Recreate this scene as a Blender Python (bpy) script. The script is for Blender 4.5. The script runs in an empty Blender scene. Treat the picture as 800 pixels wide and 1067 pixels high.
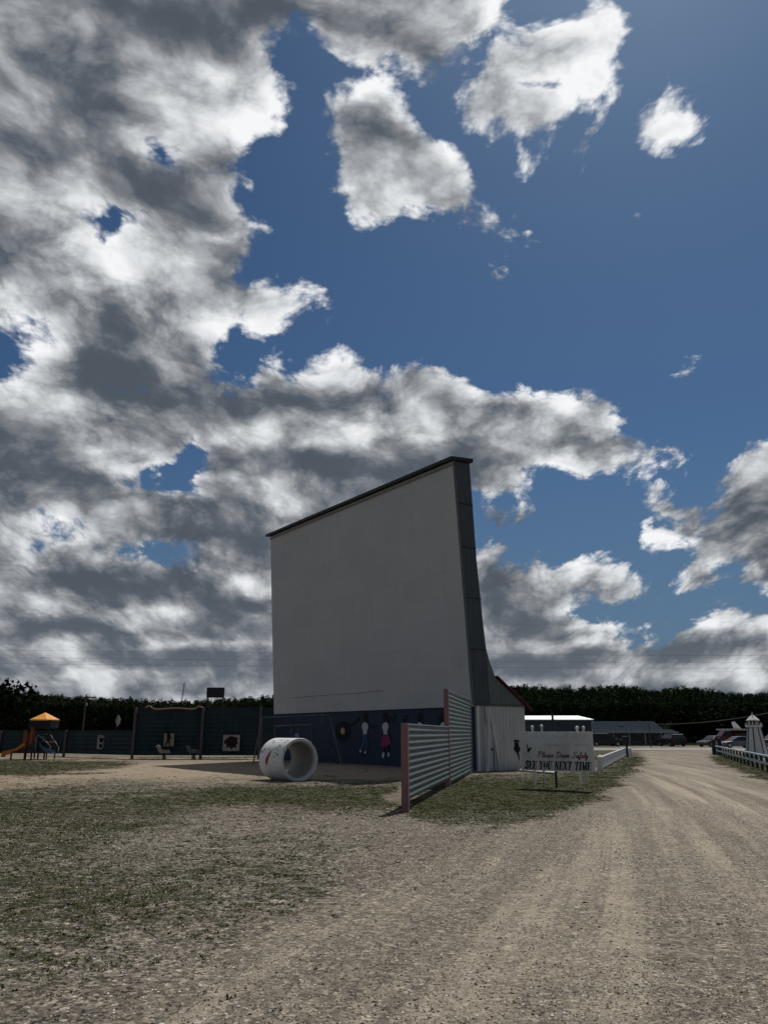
import bpy, bmesh, math, random
from mathutils import Vector, Matrix
import numpy as np
R = math.radians
scn = bpy.context.scene
COL = scn.collection
# ---------------------------------------------------------------- camera
FPX, CX, CY, HZ, CAMH = 806.0, 400.0, 533.5, 764.0, 1.75
PITCH = math.atan((HZ - CY) / FPX)
cam_d = bpy.data.cameras.new("camera")
cam_d.sensor_fit = 'VERTICAL'; cam_d.sensor_height = 36.0
cam_d.lens = 36.0 * FPX / 1067.0
cam_d.clip_start = 0.1; cam_d.clip_end = 6000
cam = bpy.data.objects.new("camera", cam_d); COL.objects.link(cam)
cam.location = (0, 0, CAMH); cam.rotation_euler = (R(90) + PITCH, 0, 0)
scn.camera = cam
scn.view_settings.view_transform = 'Standard'; scn.view_settings.look = 'None'
scn.view_settings.exposure = 0; scn.view_settings.gamma = 1
scn.cycles.use_denoising = True
scn.cycles.use_adaptive_sampling = True; scn.cycles.adaptive_threshold = .012; scn.cycles.adaptive_min_samples = 16
scn.cycles.max_bounces = 5; scn.cycles.diffuse_bounces = 3
scn.cycles.transparent_max_bounces = 8

def ray(px, py):
    a = (px - CX) / FPX; b = (CY - py) / FPX
    return Vector((a, math.cos(PITCH) - b * math.sin(PITCH), math.sin(PITCH) + b * math.cos(PITCH)))
def qpt(px, py):
    d = ray(px, py).normalized()
    return d.x / (1 + d.y), d.z / (1 + d.y)
# ---------------------------------------------------------------- node helper
class NT:
    def __init__(s, tree): s.t = tree; s.n = tree.nodes; s.l = tree.links
    def new(s, typ, **kw):
        n = s.n.new(typ)
        for k, v in kw.items(): setattr(n, k, v)
        return n
    def put(s, sock, v):
        if isinstance(v, bpy.types.NodeSocket): s.l.new(v, sock)
        elif v is not None: sock.default_value = v
    def math(s, op, a, b=None, c=None, clamp=False):
        n = s.new('ShaderNodeMath', operation=op, use_clamp=clamp)
        for i, v in enumerate((a, b, c)):
            if v is not None: s.put(n.inputs[i], v)
        return n.outputs[0]
    def vmath(s, op, a, b=None, c=None, out=0):
        n = s.new('ShaderNodeVectorMath', operation=op)
        for i, v in enumerate((a, b, c)):
            if v is not None: s.put(n.inputs[i], v)
        return n.outputs[out]
    def mapr(s, v, a, b, c=0.0, d=1.0, mode='LINEAR'):
        n = s.new('ShaderNodeMapRange', interpolation_type=mode)
        s.put(n.inputs[0], v)
        for i, x in enumerate((a, b, c, d)): s.put(n.inputs[1 + i], x)
        return n.outputs[0]
    def mix(s, f, a, b, mode='MIX'):
        n = s.new('ShaderNodeMix', data_type='RGBA', blend_type=mode)
        s.put(n.inputs[0], f)
        s.put(n.inputs[6], a if not isinstance(a, tuple) else (*a[:3], 1))
        s.put(n.inputs[7], b if not isinstance(b, tuple) else (*b[:3], 1))
        return n.outputs[2]
    def noise(s, vec, scale, detail=4, rough=.5, dist=0, dim='3D', lac=2.0, w=None, col=False, typ='FBM'):
        n = s.new('ShaderNodeTexNoise', noise_dimensions=dim, noise_type=typ)
        if vec is not None: s.put(n.inputs['Vector'], vec)
        s.put(n.inputs['Scale'], scale); s.put(n.inputs['Detail'], detail)
        s.put(n.inputs['Roughness'], rough); s.put(n.inputs['Distortion'], dist); s.put(n.inputs['Lacunarity'], lac)
        if w is not None: s.put(n.inputs['W'], w)
        return n.outputs[1 if col else 0]
    def ramp(s, v, stops, interp='LINEAR'):
        n = s.new('ShaderNodeValToRGB'); cr = n.color_ramp; cr.interpolation = interp
        while len(cr.elements) < len(stops): cr.elements.new(0.5)
        for e, (p, c) in zip(cr.elements, stops):
            e.position = p; e.color = (*c[:3], 1) if isinstance(c, tuple) else (c, c, c, 1)
        s.put(n.inputs[0], v)
        return n.outputs[0]
# ---------------------------------------------------------------- world: Nishita sky + procedural cumulus
SUN_AZ, SUN_EL = 26.0, 57.0
POLY = [ # cloud outlines (traced as view rays and baked below into world directions)
 [(-60,-60),(545,-60),(545,20),(525,48),(505,66),(485,78),(472,92),(450,106),(430,88),(405,72),(378,62),(350,64),(330,52),(312,48),(300,70),(296,66),(300,85),(315,110),(312,140),(300,165),(275,150),(262,175),(265,200),(250,215),(262,245),(262,270),(285,285),(300,295),(325,292),(338,305),(335,325),(315,320),(300,340),(275,345),(262,330),(240,345),(245,365),(235,372),(235,400),(-60,420),(-60,385),(0,385),(40,365),(50,350),(45,335),(20,322),(0,320),(-60,318)],
 [(-60,385),(0,388),(30,375),(70,365),(130,380),(235,372),(265,385),(290,370),(315,380),(345,360),(370,370),(395,382),(420,372),(450,375),(475,385),(500,392),(520,388),(550,398),(575,400),(590,404),(630,414),(662,436),(684,456),(712,464),(716,482),(690,492),(668,504),(650,502),(625,500),(590,500),(570,500),(540,500),(535,510),(500,515),(490,520),(490,830),(-60,830)],
 [(318,150),(330,135),(325,120),(350,100),(375,88),(400,83),(425,95),(432,112),(450,115),(455,135),(475,148),(470,160),(490,185),(505,205),(520,215),(550,217),(552,228),(535,240),(515,240),(500,230),(470,228),(440,230),(420,225),(400,240),(385,235),(370,245),(365,230),(345,220),(340,200),(322,205),(325,185),(335,170)],
 [(465,95),(490,80),(505,50),(540,30),(580,5),(600,-10),(650,-10),(655,30),(640,60),(640,90),(635,115),(618,110),(600,120),(615,140),(615,165),(600,165),(598,140),(585,150),(575,165),(560,165),(545,178),(535,165),(520,150),(500,145),(485,140),(480,120),(465,105)],
 [(480,520),(520,515),(545,520),(565,535),(570,550),(560,560),(530,562),(480,560)],
 [(430,560),(500,568),(520,568),(545,575),(560,582),(575,586),(590,576),(612,570),(645,578),(675,598),(690,618),(660,630),(625,628),(600,632),(620,645),(645,650),(660,660),(690,650),(720,636),(760,634),(800,642),(860,642),(860,830),(430,830)],
 [(675,560),(672,548),(690,545),(698,534),(672,528),(678,514),(722,512),(738,518),(742,495),(756,474),(768,458),(788,452),(860,446),(860,620),(795,625),(775,622),(765,610),(750,605),(735,620),(700,618),(672,612),(662,603),(690,595),(712,585),(705,570)],
 [(645,100),(665,105),(680,95),(700,95),(705,115),(720,130),(738,135),(735,147),(710,142),(690,140),(668,145),(665,132),(680,122),(660,115)],
]
WISP = [(560,690,160,36,0),(740,690,120,34,0),(545,600,60,26,0),(600,620,60,20,5),(120,388,150,42,0),(150,300,120,60,0),(500,222,50,17,8),(460,195,40,30,20),(640,468,56,22,10),(390,480,200,40,0),(60,640,200,60,0),(690,118,40,20,15),(675,205,26,9,0),(515,290,18,18,-20),(500,310,10,12,30),(380,288,8,12,0),(710,385,9,6,0),(690,120,46,24,15),(733,2,10,4,0),(615,130,10,30,10),(648,30,10,30,0),(300,120,14,26,0)]
HOLEP = [[(120,505),(150,497),(180,490),(190,470),(195,462),(207,470),(214,485),(197,500),(200,520),(165,512),(140,508)],
 [(535,88),(560,85),(585,88),(588,98),(575,97),(555,95),(540,98)]]
HOLES = [(684,500,24,26,0),(590,520,26,10,0),(170,172,13,9,30),(118,240,24,14,-15),(90,205,7,5,0),(15,352,42,20,0),(60,548,26,9,15),(45,572,16,8,-20),(150,580,26,8,0),(0,515,1,1,0),
(225,245,12,8,0),(455,145,16,12,30),(640,645,20,5,0),(320,45,12,32,20),(590,510,40,10,0),(215,360,0.1,0.1,0)]
DARK = [ # x, y, rx, ry, rot, strength
 (200,20,230,45,0,.75),(80,80,140,55,0,.55),(340,35,60,24,10,.5),(20,180,80,70,0,.5),(100,190,40,30,0,.25),
 (380,150,50,42,15,.95),(362,125,30,28,0,.6),(430,185,34,20,30,.3),
 (150,350,75,42,-10,.9),(225,395,90,30,0,.75),(110,385,60,28,0,.75),(40,415,80,22,0,.8),(150,440,80,20,0,.45),(60,480,90,22,0,.4),
 (330,488,140,20,0,1.05),(450,482,110,22,0,1.0),(440,430,40,18,0,.45),(575,468,60,18,6,1.0),(500,500,70,14,0,.8),(520,440,40,14,0,.35),
 (250,515,60,22,0,.5),(90,520,60,10,0,.5),(100,603,44,24,0,1.0),(215,602,46,22,0,.9),(240,628,60,12,0,.8),(20,618,36,16,0,.6),
 (70,655,150,8,2,1.1),(230,655,90,9,0,.8),(40,690,110,7,0,.6),(200,690,120,6,0,.6),
 (520,548,25,8,0,.35),(515,612,30,22,0,1.0),(590,620,55,8,0,.8),(545,645,50,8,0,.6),(600,655,60,7,0,.5),
 (770,575,50,18,0,.9),(740,592,50,10,0,.6),(790,605,40,12,0,.7),(560,692,80,7,0,.6),(680,683,70,7,0,.5),(770,683,60,7,0,.6),(620,708,80,5,0,.4)]
BRIGHT = [(60,585,60,7,0,.5),(150,632,90,6,0,.5),(60,672,130,6,0,.5),(230,672,60,5,0,.45),(150,706,150,7,0,.5),(560,578,50,8,0,.4),(600,600,40,8,0,.4),(560,632,60,7,0,.4),(620,670,120,6,0,.45),(730,660,70,8,0,.45),(600,712,110,6,0,.5),(740,708,90,7,0,.7),(480,425,60,30,0,.25),(590,440,40,20,0,.35),(560,80,85,75,0,.55),(460,30,90,40,0,.4),(170,60,40,26,0,.5),(190,180,60,60,0,.35),(330,80,20,30,0,.5),(270,140,40,30,0,.35),
 (300,290,50,30,0,.35),(350,385,80,18,0,.35),(560,415,60,14,15,.5),(640,465,25,16,0,.4),(700,120,40,20,0,.5),(470,215,60,20,10,.35),
 (395,440,14,26,20,.5),(430,470,18,14,0,.5),(540,540,35,16,0,.25),(740,500,50,30,0,.2),(210,305,50,35,0,.3),(60,260,60,40,0,.15),(395,98,50,14,0,.5)]
ROWC = .35
def sdf_poly(P, pts):
    pts = np.array(pts, float); n = len(pts); d = np.full(len(P), 1e18); ins = np.zeros(len(P), bool)
    for i in range(n):
        a, b = pts[i], pts[(i + 1) % n]; e = b - a; w = P - a
        t = np.clip((w @ e) / (e @ e), 0, 1); d = np.minimum(d, ((w - t[:, None] * e) ** 2).sum(1))
        c = (a[1] > P[:, 1]) != (b[1] > P[:, 1])
        with np.errstate(all='ignore'):
            xi = (b[0] - a[0]) * (P[:, 1] - a[1]) / (b[1] - a[1]) + a[0]
        ins ^= c & (P[:, 0] < xi)
    d = np.sqrt(d); return np.where(ins, d, -d)
def ell(P, e):
    c, s_ = math.cos(R(e[4])), math.sin(R(e[4])); w = P - np.array(e[:2], float)
    u = (w[:, 0] * c + w[:, 1] * s_) / e[2]; v = (-w[:, 0] * s_ + w[:, 1] * c) / e[3]
    return np.sqrt(u * u + v * v)
def bake(NR, NCOL, QX, QZ):
    P = []
    for k in range(NR):
        for i in range(NCOL):
            qx = (i / (NCOL - 1) * 2 - 1) * QX; qz = ROWC * (math.exp(k / (NR - 1) * math.log(1 + QZ / ROWC)) - 1)
            m = qx * qx + qz * qz                       # inverse of q = (x, z) / (1 + y)
            y = (1 - m) / (1 + m); x = qx * (1 + y); z = qz * (1 + y)
            f_ = y * math.cos(PITCH) + z * math.sin(PITCH); u_ = -y * math.sin(PITCH) + z * math.cos(PITCH)
            P.append((CX + FPX * x / f_, CY - FPX * u_ / f_))
    P = np.array(P)
    F = np.full(len(P), -1e9)
    for p in POLY: F = np.maximum(F, sdf_poly(P, p) / 38.0)
    for e in WISP: F = np.maximum(F, (1 - ell(P, e)) * min(e[2], e[3]) / 34.0 - .04)
    for p in HOLEP: F = np.minimum(F, -sdf_poly(P, p) / 26.0 + .30)
    for e in HOLES: F = np.minimum(F, (ell(P, e) - 1) * min(e[2], e[3]) / 26.0 + .34)
    F = np.clip(F, -1.5, 1.2)
    T = np.zeros(len(P))
    sm = lambda t: np.clip(t, 0, 1) ** 2 * (3 - 2 * np.clip(t, 0, 1))
    D = np.zeros(len(P)); B = np.zeros(len(P))
    for e in DARK: D = np.maximum(D, e[5] * sm((1.4 - ell(P, e)) / 1.0))
    for e in BRIGHT: B = np.maximum(B, e[5] * sm((1.5 - ell(P, e)) / 1.1))
    T = np.clip(B - D * .84, -1, 1)
    return ((F + 1.5) / 3).reshape(NR, NCOL), ((T + 1) / 2).reshape(NR, NCOL)
def build_world():
    w = bpy.data.worlds.new("World"); scn.world = w; w.use_nodes = True
    N = NT(w.node_tree); N.n.clear()
    tc = N.new('ShaderNodeTexCoord'); d = tc.outputs['Generated']
    sep = N.new('ShaderNodeSeparateXYZ'); N.l.new(d, sep.inputs[0])
    X, Y, Z = sep.outputs
    den = N.math('ADD', N.math('MAXIMUM', Y, -0.5), 1.0)
    q = N.new('ShaderNodeCombineXYZ'); N.put(q.inputs[0], N.math('DIVIDE', X, den)); N.put(q.inputs[1], N.math('DIVIDE', Z, den))
    q = q.outputs[0]
    sq = N.new('ShaderNodeSeparateXYZ'); N.l.new(q, sq.inputs[0]); qx, qz = sq.outputs[0], sq.outputs[1]
    el = N.math('MAXIMUM', qz, 0.0)
    # noise domain that shrinks towards the horizon (distant clouds look smaller)
    dd = N.math('ADD', el, 0.25)
    nc = N.new('ShaderNodeCombineXYZ')
    N.put(nc.inputs[0], N.math('DIVIDE', qx, N.math('MULTIPLY', dd, 1.0)))
    N.put(nc.inputs[1], N.math('MULTIPLY', N.math('LOGARITHM', dd, math.e), 1.35))
    nv = nc.outputs[0]
    # domain warp
    wv = N.noise(nv, 3.0, 3, .55, col=True, dim='2D')
    wv = N.vmath('SUBTRACT', wv, (.5, .5, .5))
    wf = N.noise(nv, 14.0, 4, .6, col=True, dim='2D')
    wf = N.vmath('SUBTRACT', wf, (.5, .5, .5))
    wamp = N.math('MULTIPLY', dd, 0.07)
    n_ = N.new('ShaderNodeVectorMath', operation='SCALE'); N.put(n_.inputs[0], wv); N.put(n_.inputs[3], wamp)
    n2 = N.new('ShaderNodeVectorMath', operation='SCALE'); N.put(n2.inputs[0], wf); N.put(n2.inputs[3], N.math('MULTIPLY', dd, 0.04))
    qw = N.vmath("ADD", N.vmath('ADD', q, n_.outputs[0]), n2.outputs[0])
    qw = N.vmath('MULTIPLY', qw, (1, 1, 0))
    # cloud map: 40 elevation rows, each an azimuth ramp (R cover, G tone), blended upwards
    NR, NCOL, QX, QZ = 54, 63, .262, .47
    rows, cols = bake(NR, NCOL, QX, QZ)
    sw = N.new('ShaderNodeSeparateXYZ'); N.l.new(qw, sw.inputs[0])
    ux = N.math('MULTIPLY_ADD', sw.outputs[0], .5 / QX, .5)
    vy = N.math('MULTIPLY', N.math('LOGARITHM', N.math('MULTIPLY_ADD', N.math('MAXIMUM', sw.outputs[1], -.05), 1 / ROWC, 1.0), math.e), (NR - 1) / math.log(1 + QZ / ROWC))
    acc = None; CH = 6
    def half(gn, u, rw, cl):
        return gn.ramp(u, [(i / 31, (float(rw[i]), float(cl[i]), 0.0)) for i in range(32)])
    for k0 in range(0, NR, CH):
        gt = bpy.data.node_groups.new("cloud_rows", 'ShaderNodeTree')
        for nm in ('U', 'V'): gt.interface.new_socket(nm, in_out='INPUT', socket_type='NodeSocketFloat')
        gt.interface.new_socket('C', in_out='INPUT', socket_type='NodeSocketColor')
        gt.interface.new_socket('C', in_out='OUTPUT', socket_type='NodeSocketColor')
        gn = NT(gt); gi = gn.new('NodeGroupInput'); go = gn.new('NodeGroupOutput')
        U, V_, A = gi.outputs[0], gi.outputs[1], gi.outputs[2]
        ul = gn.math('MULTIPLY', U, 2.0); ur = gn.math('MULTIPLY_ADD', U, 2.0, -1.0); sd_ = gn.math('GREATER_THAN', U, .5)
        for k in range(k0, min(NR, k0 + CH)):
            r = gn.mix(sd_, half(gn, ul, rows[k, :32], cols[k, :32]), half(gn, ur, rows[k, 31:], cols[k, 31:]))
            A = r if k == 0 else gn.mix(gn.math('SUBTRACT', V_, k - 1.0, clamp=True), A, r)
        gn.l.new(A, go.inputs[0])
        nd = N.new('ShaderNodeGroup'); nd.node_tree = gt
        N.put(nd.inputs[0], ux); N.put(nd.inputs[1], vy)
        if acc is not None: N.put(nd.inputs[2], acc)
        acc = nd.outputs[0]
        # the tiny term keeps the shader compiler going chunk by chunk
        ux = N.math('MULTIPLY_ADD', acc, 1e-9, ux); vy = N.math('MULTIPLY_ADD', acc, 1e-9, vy)
    sc_ = N.new('ShaderNodeSeparateColor'); N.l.new(acc, sc_.inputs[0])
    F = N.math('MULTIPLY_ADD', sc_.outputs[0], 3.0, -1.5)
    T = N.math('MULTIPLY_ADD', sc_.outputs[1], 2.0, -1.0)
    # structure: ragged fbm for the edges, nested billows for the cauliflower look
    nvw = N.vmath('MULTIPLY_ADD', wf, (.008, .008, 0), nv)
    nvw = N.vmath('MULTIPLY_ADD', wv, (.10, .10, 0), nvw)
    nvw = N.vmath('MULTIPLY_ADD', T, (1e-9, 1e-9, 0), nvw)
    a0 = N.noise(nvw, 7.5, 10, .62, dim='2D')
    def vor(vec, sc, det, rough=.55):
        v = N.new('ShaderNodeTexVoronoi', feature='F1', voronoi_dimensions='2D')
        N.put(v.inputs['Vector'], vec); v.inputs['Scale'].default_value = sc; v.inputs['Detail'].default_value = det
        v.inputs['Roughness'].default_value = rough; v.inputs['Lacunarity'].default_value = 2.1
        return v.outputs['Distance']
    P0 = vor(nvw, 8.5, 4.6, .6)
    bil = N.math('SUBTRACT', .48, P0)
    # relief lit from above: low octaves only, so that it does not turn into fibres
    l0 = N.noise(nvw, 4.6, 2.5, .5, dim='2D'); l1 = N.noise(N.vmath('ADD', nvw, (.035, .075, 0)), 4.6, 2.5, .5, dim='2D')
    m0 = N.noise(nvw, 13.0, 4.0, .55, dim='2D'); m1 = N.noise(N.vmath('ADD', nvw, (.012, .030, 0)), 13.0, 4.0, .55, dim='2D')
    rl = N.math('SUBTRACT', l0, l1); rm = N.math('SUBTRACT', m0, m1)
    S0 = N.math('MULTIPLY_ADD', bil, .95, N.math('MULTIPLY_ADD', a0, 2.6, -1.3))
    S0 = N.math('MAXIMUM', S0, -1.05)
    Dn = N.math('ADD', N.math('MULTIPLY_ADD', S0, .72, F), .20)
    # edges: crisp for heavy clouds, wispy where the noise is high
    alpha = N.mapr(Dn, -.10, .34, 0, 1, 'SMOOTHSTEP')
    thick = N.mapr(Dn, .15, 1.25, 0, 1, 'SMOOTHSTEP')
    lum = N.math('MULTIPLY_ADD', thick, -.24, .97)
    lum = N.math('MULTIPLY_ADD', rl, 1.1, lum)
    det = N.math('MULTIPLY_ADD', rm, .80, N.math('MULTIPLY_ADD', bil, .62, N.math('MULTIPLY', N.math('SUBTRACT', a0, .5), .60)))
    lum = N.math('MULTIPLY_ADD', det, N.mapr(thick, 0, 1, 1.1, .62), lum)
    lum = N.math('ADD', lum, N.mapr(Dn, .0, .75, .16, 0, 'SMOOTHSTEP'))
    lum = N.math('MULTIPLY_ADD', T, .34, lum)
    lum = N.math('ADD', lum, N.mapr(el, 0.0, .40, -.16, -.02))
    lum = N.math('SMOOTH_MAX', lum, .07, .16)
    cc = N.ramp(lum, [(0.0, (.066, .082, .104)), (.18, (.100, .119, .146)), (.38, (.205, .220, .242)), (.58, (.41, .43, .455)), (.78, (.70, .72, .74)), (1.0, (.92, .93, .945))])
    cc = N.mix(N.mapr(el, 0.0, .10, .26, 0, 'SMOOTHSTEP'), cc, (.25, .285, .325))
    alpha = N.math('MULTIPLY', alpha, N.mapr(Z, -.03, -.005))
    # unseen grey clouds added behind the viewer to neutralise the blue ambient light
    bn = N.noise(d, 3.4, 6, .6)
    al2 = N.math('MULTIPLY', N.mapr(bn, .44, .56, 0, 1, 'SMOOTHSTEP'), N.mapr(Y, -.35, .0, 1.0, 0.0))
    alpha = N.math('MULTIPLY', alpha, N.mapr(Y, -.30, .05, 0.0, 1.0))
    cb = N.ramp(bn, [(.45, (.34, .34, .335)), (.75, (.15, .15, .155))])
    # clear sky
    sky = N.new('ShaderNodeTexSky', sky_type='NISHITA')
    sky.sun_disc = False; sky.sun_elevation = R(SUN_EL); sky.sun_rotation = R(SUN_AZ)
    sky.air_density = 1.0; sky.dust_density = .6; sky.ozone_density = 1.6
    g = N.new('ShaderNodeGamma'); N.put(g.inputs[0], sky.outputs[0]); g.inputs[1].default_value = 1.0
    skyc = N.mix(1.0, g.outputs[0], (SKYR, SKYG, SKYB), 'MULTIPLY')
    # haze at the horizon kept moderate
    hz = N.mapr(el, 0.0, .22, 1.0, 0.0, 'SMOOTHSTEP')
    skyc = N.mix(N.math('MULTIPLY', hz, .75), skyc, (.095, .155, .245))
    out = N.mix(al2, N.mix(alpha, skyc, cc), cb)
    sc10 = N.new('ShaderNodeVectorMath', operation='SCALE'); N.put(sc10.inputs[0], out); sc10.inputs[3].default_value = 10.0; out = sc10.outputs[0]
    bg = N.new('ShaderNodeBackground'); N.put(bg.inputs[0], out); bg.inputs[1].default_value = 0.1
    o = N.new('ShaderNodeOutputWorld'); N.l.new(bg.outputs[0], o.inputs[0])
    w.cycles.sampling_method = 'MANUAL'; w.cycles.sample_map_resolution = 512
SKYR, SKYG, SKYB = .0215, .0315, .0405
build_world()
# ---------------------------------------------------------------- mesh + tagging helpers
class MB:
    def __init__(s): s.v = []; s.f = []
    def add(s, vs, fs):
        o = len(s.v); s.v += [Vector(v) for v in vs]; s.f += [tuple(i + o for i in f) for f in fs]; return s
    def box(s, c, size, rz=0.0, M=None):
        x, y, z = [k / 2 for k in size]; m = M or Matrix.Rotation(rz, 3, 'Z')
        vs = [Vector(c) + m @ Vector((a * x, b * y, d * z)) for a in (-1, 1) for b in (-1, 1) for d in (-1, 1)]
        return s.add(vs, [(0, 1, 3, 2), (4, 6, 7, 5), (0, 4, 5, 1), (2, 3, 7, 6), (0, 2, 6, 4), (1, 5, 7, 3)])
    def bar(s, a, b, w, h=None, up=(0, 0, 1)):
        a, b = Vector(a), Vector(b); h = h or w; d = (b - a).normalized(); u = Vector(up)
        if abs(d.dot(u)) > .98: u = Vector((1, 0, 0))
        r = d.cross(u).normalized(); u = r.cross(d)
        vs = [p + r * (i * w / 2) + u * (j * h / 2) for p in (a, b) for i, j in ((-1, -1), (1, -1), (1, 1), (-1, 1))]
        return s.add(vs, [(3, 2, 1, 0), (4, 5, 6, 7), (0, 1, 5, 4), (1, 2, 6, 5), (2, 3, 7, 6), (3, 0, 4, 7)])
    def cyl(s, a, b, r0, r1=None, n=12, cap=True):
        a, b = Vector(a), Vector(b); r1 = r0 if r1 is None else r1; d = (b - a).normalized()
        u = Vector((0, 0, 1)) if abs(d.z) < .9 else Vector((1, 0, 0)); r = d.cross(u).normalized(); u = r.cross(d)
        vs = [p + (r * math.cos(t) + u * math.sin(t)) * q for p, q in ((a, r0), (b, r1)) for t in [2 * math.pi * i / n for i in range(n)]]
        fs = [(i, (i + 1) % n, n + (i + 1) % n, n + i) for i in range(n)]
        if cap: fs += [tuple(range(n))[::-1], tuple(range(n, 2 * n))]
        return s.add(vs, fs)
    def tube(s, pts, r, n=8):
        for a, b in zip(pts[:-1], pts[1:]): s.cyl(a, b, r, n=n)
        return s
    def prism(s, pts, ext):
        pts = [Vector(p) for p in pts]; e = Vector(ext); n = len(pts)
        return s.add(pts + [p + e for p in pts], [tuple(range(n))[::-1], tuple(range(n, 2 * n))] + [(i, (i + 1) % n, n + (i + 1) % n, n + i) for i in range(n)])
    def lathe(s, prof, c=(0, 0, 0), n=16, caps=True):
        c = Vector(c); vs = []; fs = []
        for r, z in prof:
            vs += [c + Vector((r * math.cos(2 * math.pi * i / n), r * math.sin(2 * math.pi * i / n), z)) for i in range(n)]
        for k in range(len(prof) - 1):
            fs += [(k * n + i, k * n + (i + 1) % n, (k + 1) * n + (i + 1) % n, (k + 1) * n + i) for i in range(n)]
        if caps: fs += [tuple(range(n))[::-1], tuple(range((len(prof) - 1) * n, len(prof) * n))]
        return s.add(vs, fs)
    def build(s, name, mat, parent=None, smooth=False, bevel=0):
        me = bpy.data.meshes.new(name); me.from_pydata([tuple(v) for v in s.v], [], s.f)
        bm = bmesh.new(); bm.from_mesh(me); bmesh.ops.recalc_face_normals(bm, faces=bm.faces); bm.to_mesh(me); bm.free()
        me.materials.append(mat)
        if smooth: me.polygons.foreach_set('use_smooth', [True] * len(me.polygons))
        o = bpy.data.objects.new(name, me); COL.objects.link(o)
        if parent: o.parent = parent
        if bevel:
            b = o.modifiers.new("bevel", 'BEVEL'); b.width = bevel; b.segments = 2; b.limit_method = 'ANGLE'
        return o
def npmesh(name, V, Fc, k, mat, kind=None):
    me = bpy.data.meshes.new(name); n = len(Fc)
    me.vertices.add(len(V)); me.vertices.foreach_set('co', np.asarray(V, np.float32).ravel())
    me.loops.add(n * k); me.loops.foreach_set('vertex_index', np.asarray(Fc, np.int32).ravel())
    me.polygons.add(n); me.polygons.foreach_set('loop_start', np.arange(0, n * k, k, dtype=np.int32))
    me.polygons.foreach_set('loop_total', np.full(n, k, dtype=np.int32))
    me.update(); me.validate(); me.materials.append(mat)
    o = bpy.data.objects.new(name, me); COL.objects.link(o)
    if kind: o['kind'] = kind
    return o
def tag(o, label, cat, group=None, kind=None):
    o['label'] = label; o['category'] = cat
    if group: o['group'] = group
    if kind: o['kind'] = kind
    return o
def empty(name, loc, rz, label, cat, group=None):
    o = bpy.data.objects.new(name, None); COL.objects.link(o); o.location = loc; o.rotation_euler = (0, 0, rz)
    o.empty_display_size = .2
    return tag(o, label, cat, group)
def copy_tree(o, parent=None, off=None):
    kids = [c for c in COL.objects if c.parent == o]
    c = o.copy(); COL.objects.link(c); c.parent = parent
    for k in kids: copy_tree(k, c)
    return c
# ---------------------------------------------------------------- materials
def mat(name, col, rough=.8, var=.15, vscale=3.0, metal=0.0, bump=0.0, bscale=20.0, dirt=None, spec=.3, coord='Object', fn=None):
    m = bpy.data.materials.new(name); m.use_nodes = True; N = NT(m.node_tree); N.n.clear()
    tc = N.new('ShaderNodeTexCoord'); p = tc.outputs[coord]
    n1 = N.noise(p, vscale, 5, .6)
    c = N.mix(N.mapr(n1, .3, .7), tuple(k * (1 - var) for k in col), tuple(min(1, k * (1 + var)) for k in col))
    if dirt:
        n2 = N.noise(N.vmath('MULTIPLY', p, (1, 1, .25)), vscale * .7, 6, .65)
        c = N.mix(N.mapr(n2, .52, .78, 0, dirt[1]), c, dirt[0])
    b = N.new('ShaderNodeBsdfPrincipled'); b.inputs['Roughness'].default_value = rough
    b.inputs['Metallic'].default_value = metal; b.inputs['Specular IOR Level'].default_value = spec
    if fn: c = fn(N, p, c, b)
    N.put(b.inputs['Base Color'], c)
    if bump:
        bp = N.new('ShaderNodeBump'); bp.inputs['Strength'].default_value = bump; bp.inputs['Distance'].default_value = .02
        N.put(bp.inputs['Height'], N.noise(p, bscale, 4, .6)); N.put(b.inputs['Normal'], bp.outputs[0])
    o = N.new('ShaderNodeOutputMaterial'); N.l.new(b.outputs[0], o.inputs[0])
    return m
def G(px, py):                     # where a view ray meets the ground
    r = ray(px, py); t = -CAMH / r.z; return Vector((r.x * t, r.y * t, 0))
def AT(px, py, Y):                 # point of a view ray at distance Y
    r = ray(px, py); t = Y / r.y; return Vector((r.x * t, Y, CAMH + r.z * t))
def proj_np(x, y, z=0.0):
    zz = z - CAMH; f_ = y * math.cos(PITCH) + zz * math.sin(PITCH); u_ = -y * math.sin(PITCH) + zz * math.cos(PITCH)
    return CX + FPX * x / f_, CY - FPX * u_ / f_
# ---------------------------------------------------------------- ground, gravel, road
rng = np.random.default_rng(5)
def vnoise(x, y, s, seed=0):
    r = np.random.default_rng(seed).random((256, 256)); X = x * s; Y = y * s
    xi = np.floor(X).astype(int); yi = np.floor(Y).astype(int); fx = X - xi; fy = Y - yi
    fx = fx * fx * (3 - 2 * fx); fy = fy * fy * (3 - 2 * fy)
    g = lambda a, b: r[a % 256, b % 256]
    return (g(xi, yi) * (1 - fx) + g(xi + 1, yi) * fx) * (1 - fy) + (g(xi, yi + 1) * (1 - fx) + g(xi + 1, yi + 1) * fx) * fy
def fbm(x, y, s, o=4, seed=0):
    t = 0; a = .5; n = 0
    for k in range(o): t = t + a * vnoise(x, y, s * 2 ** k, seed + k); n += a; a *= .55
    return t / n
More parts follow.
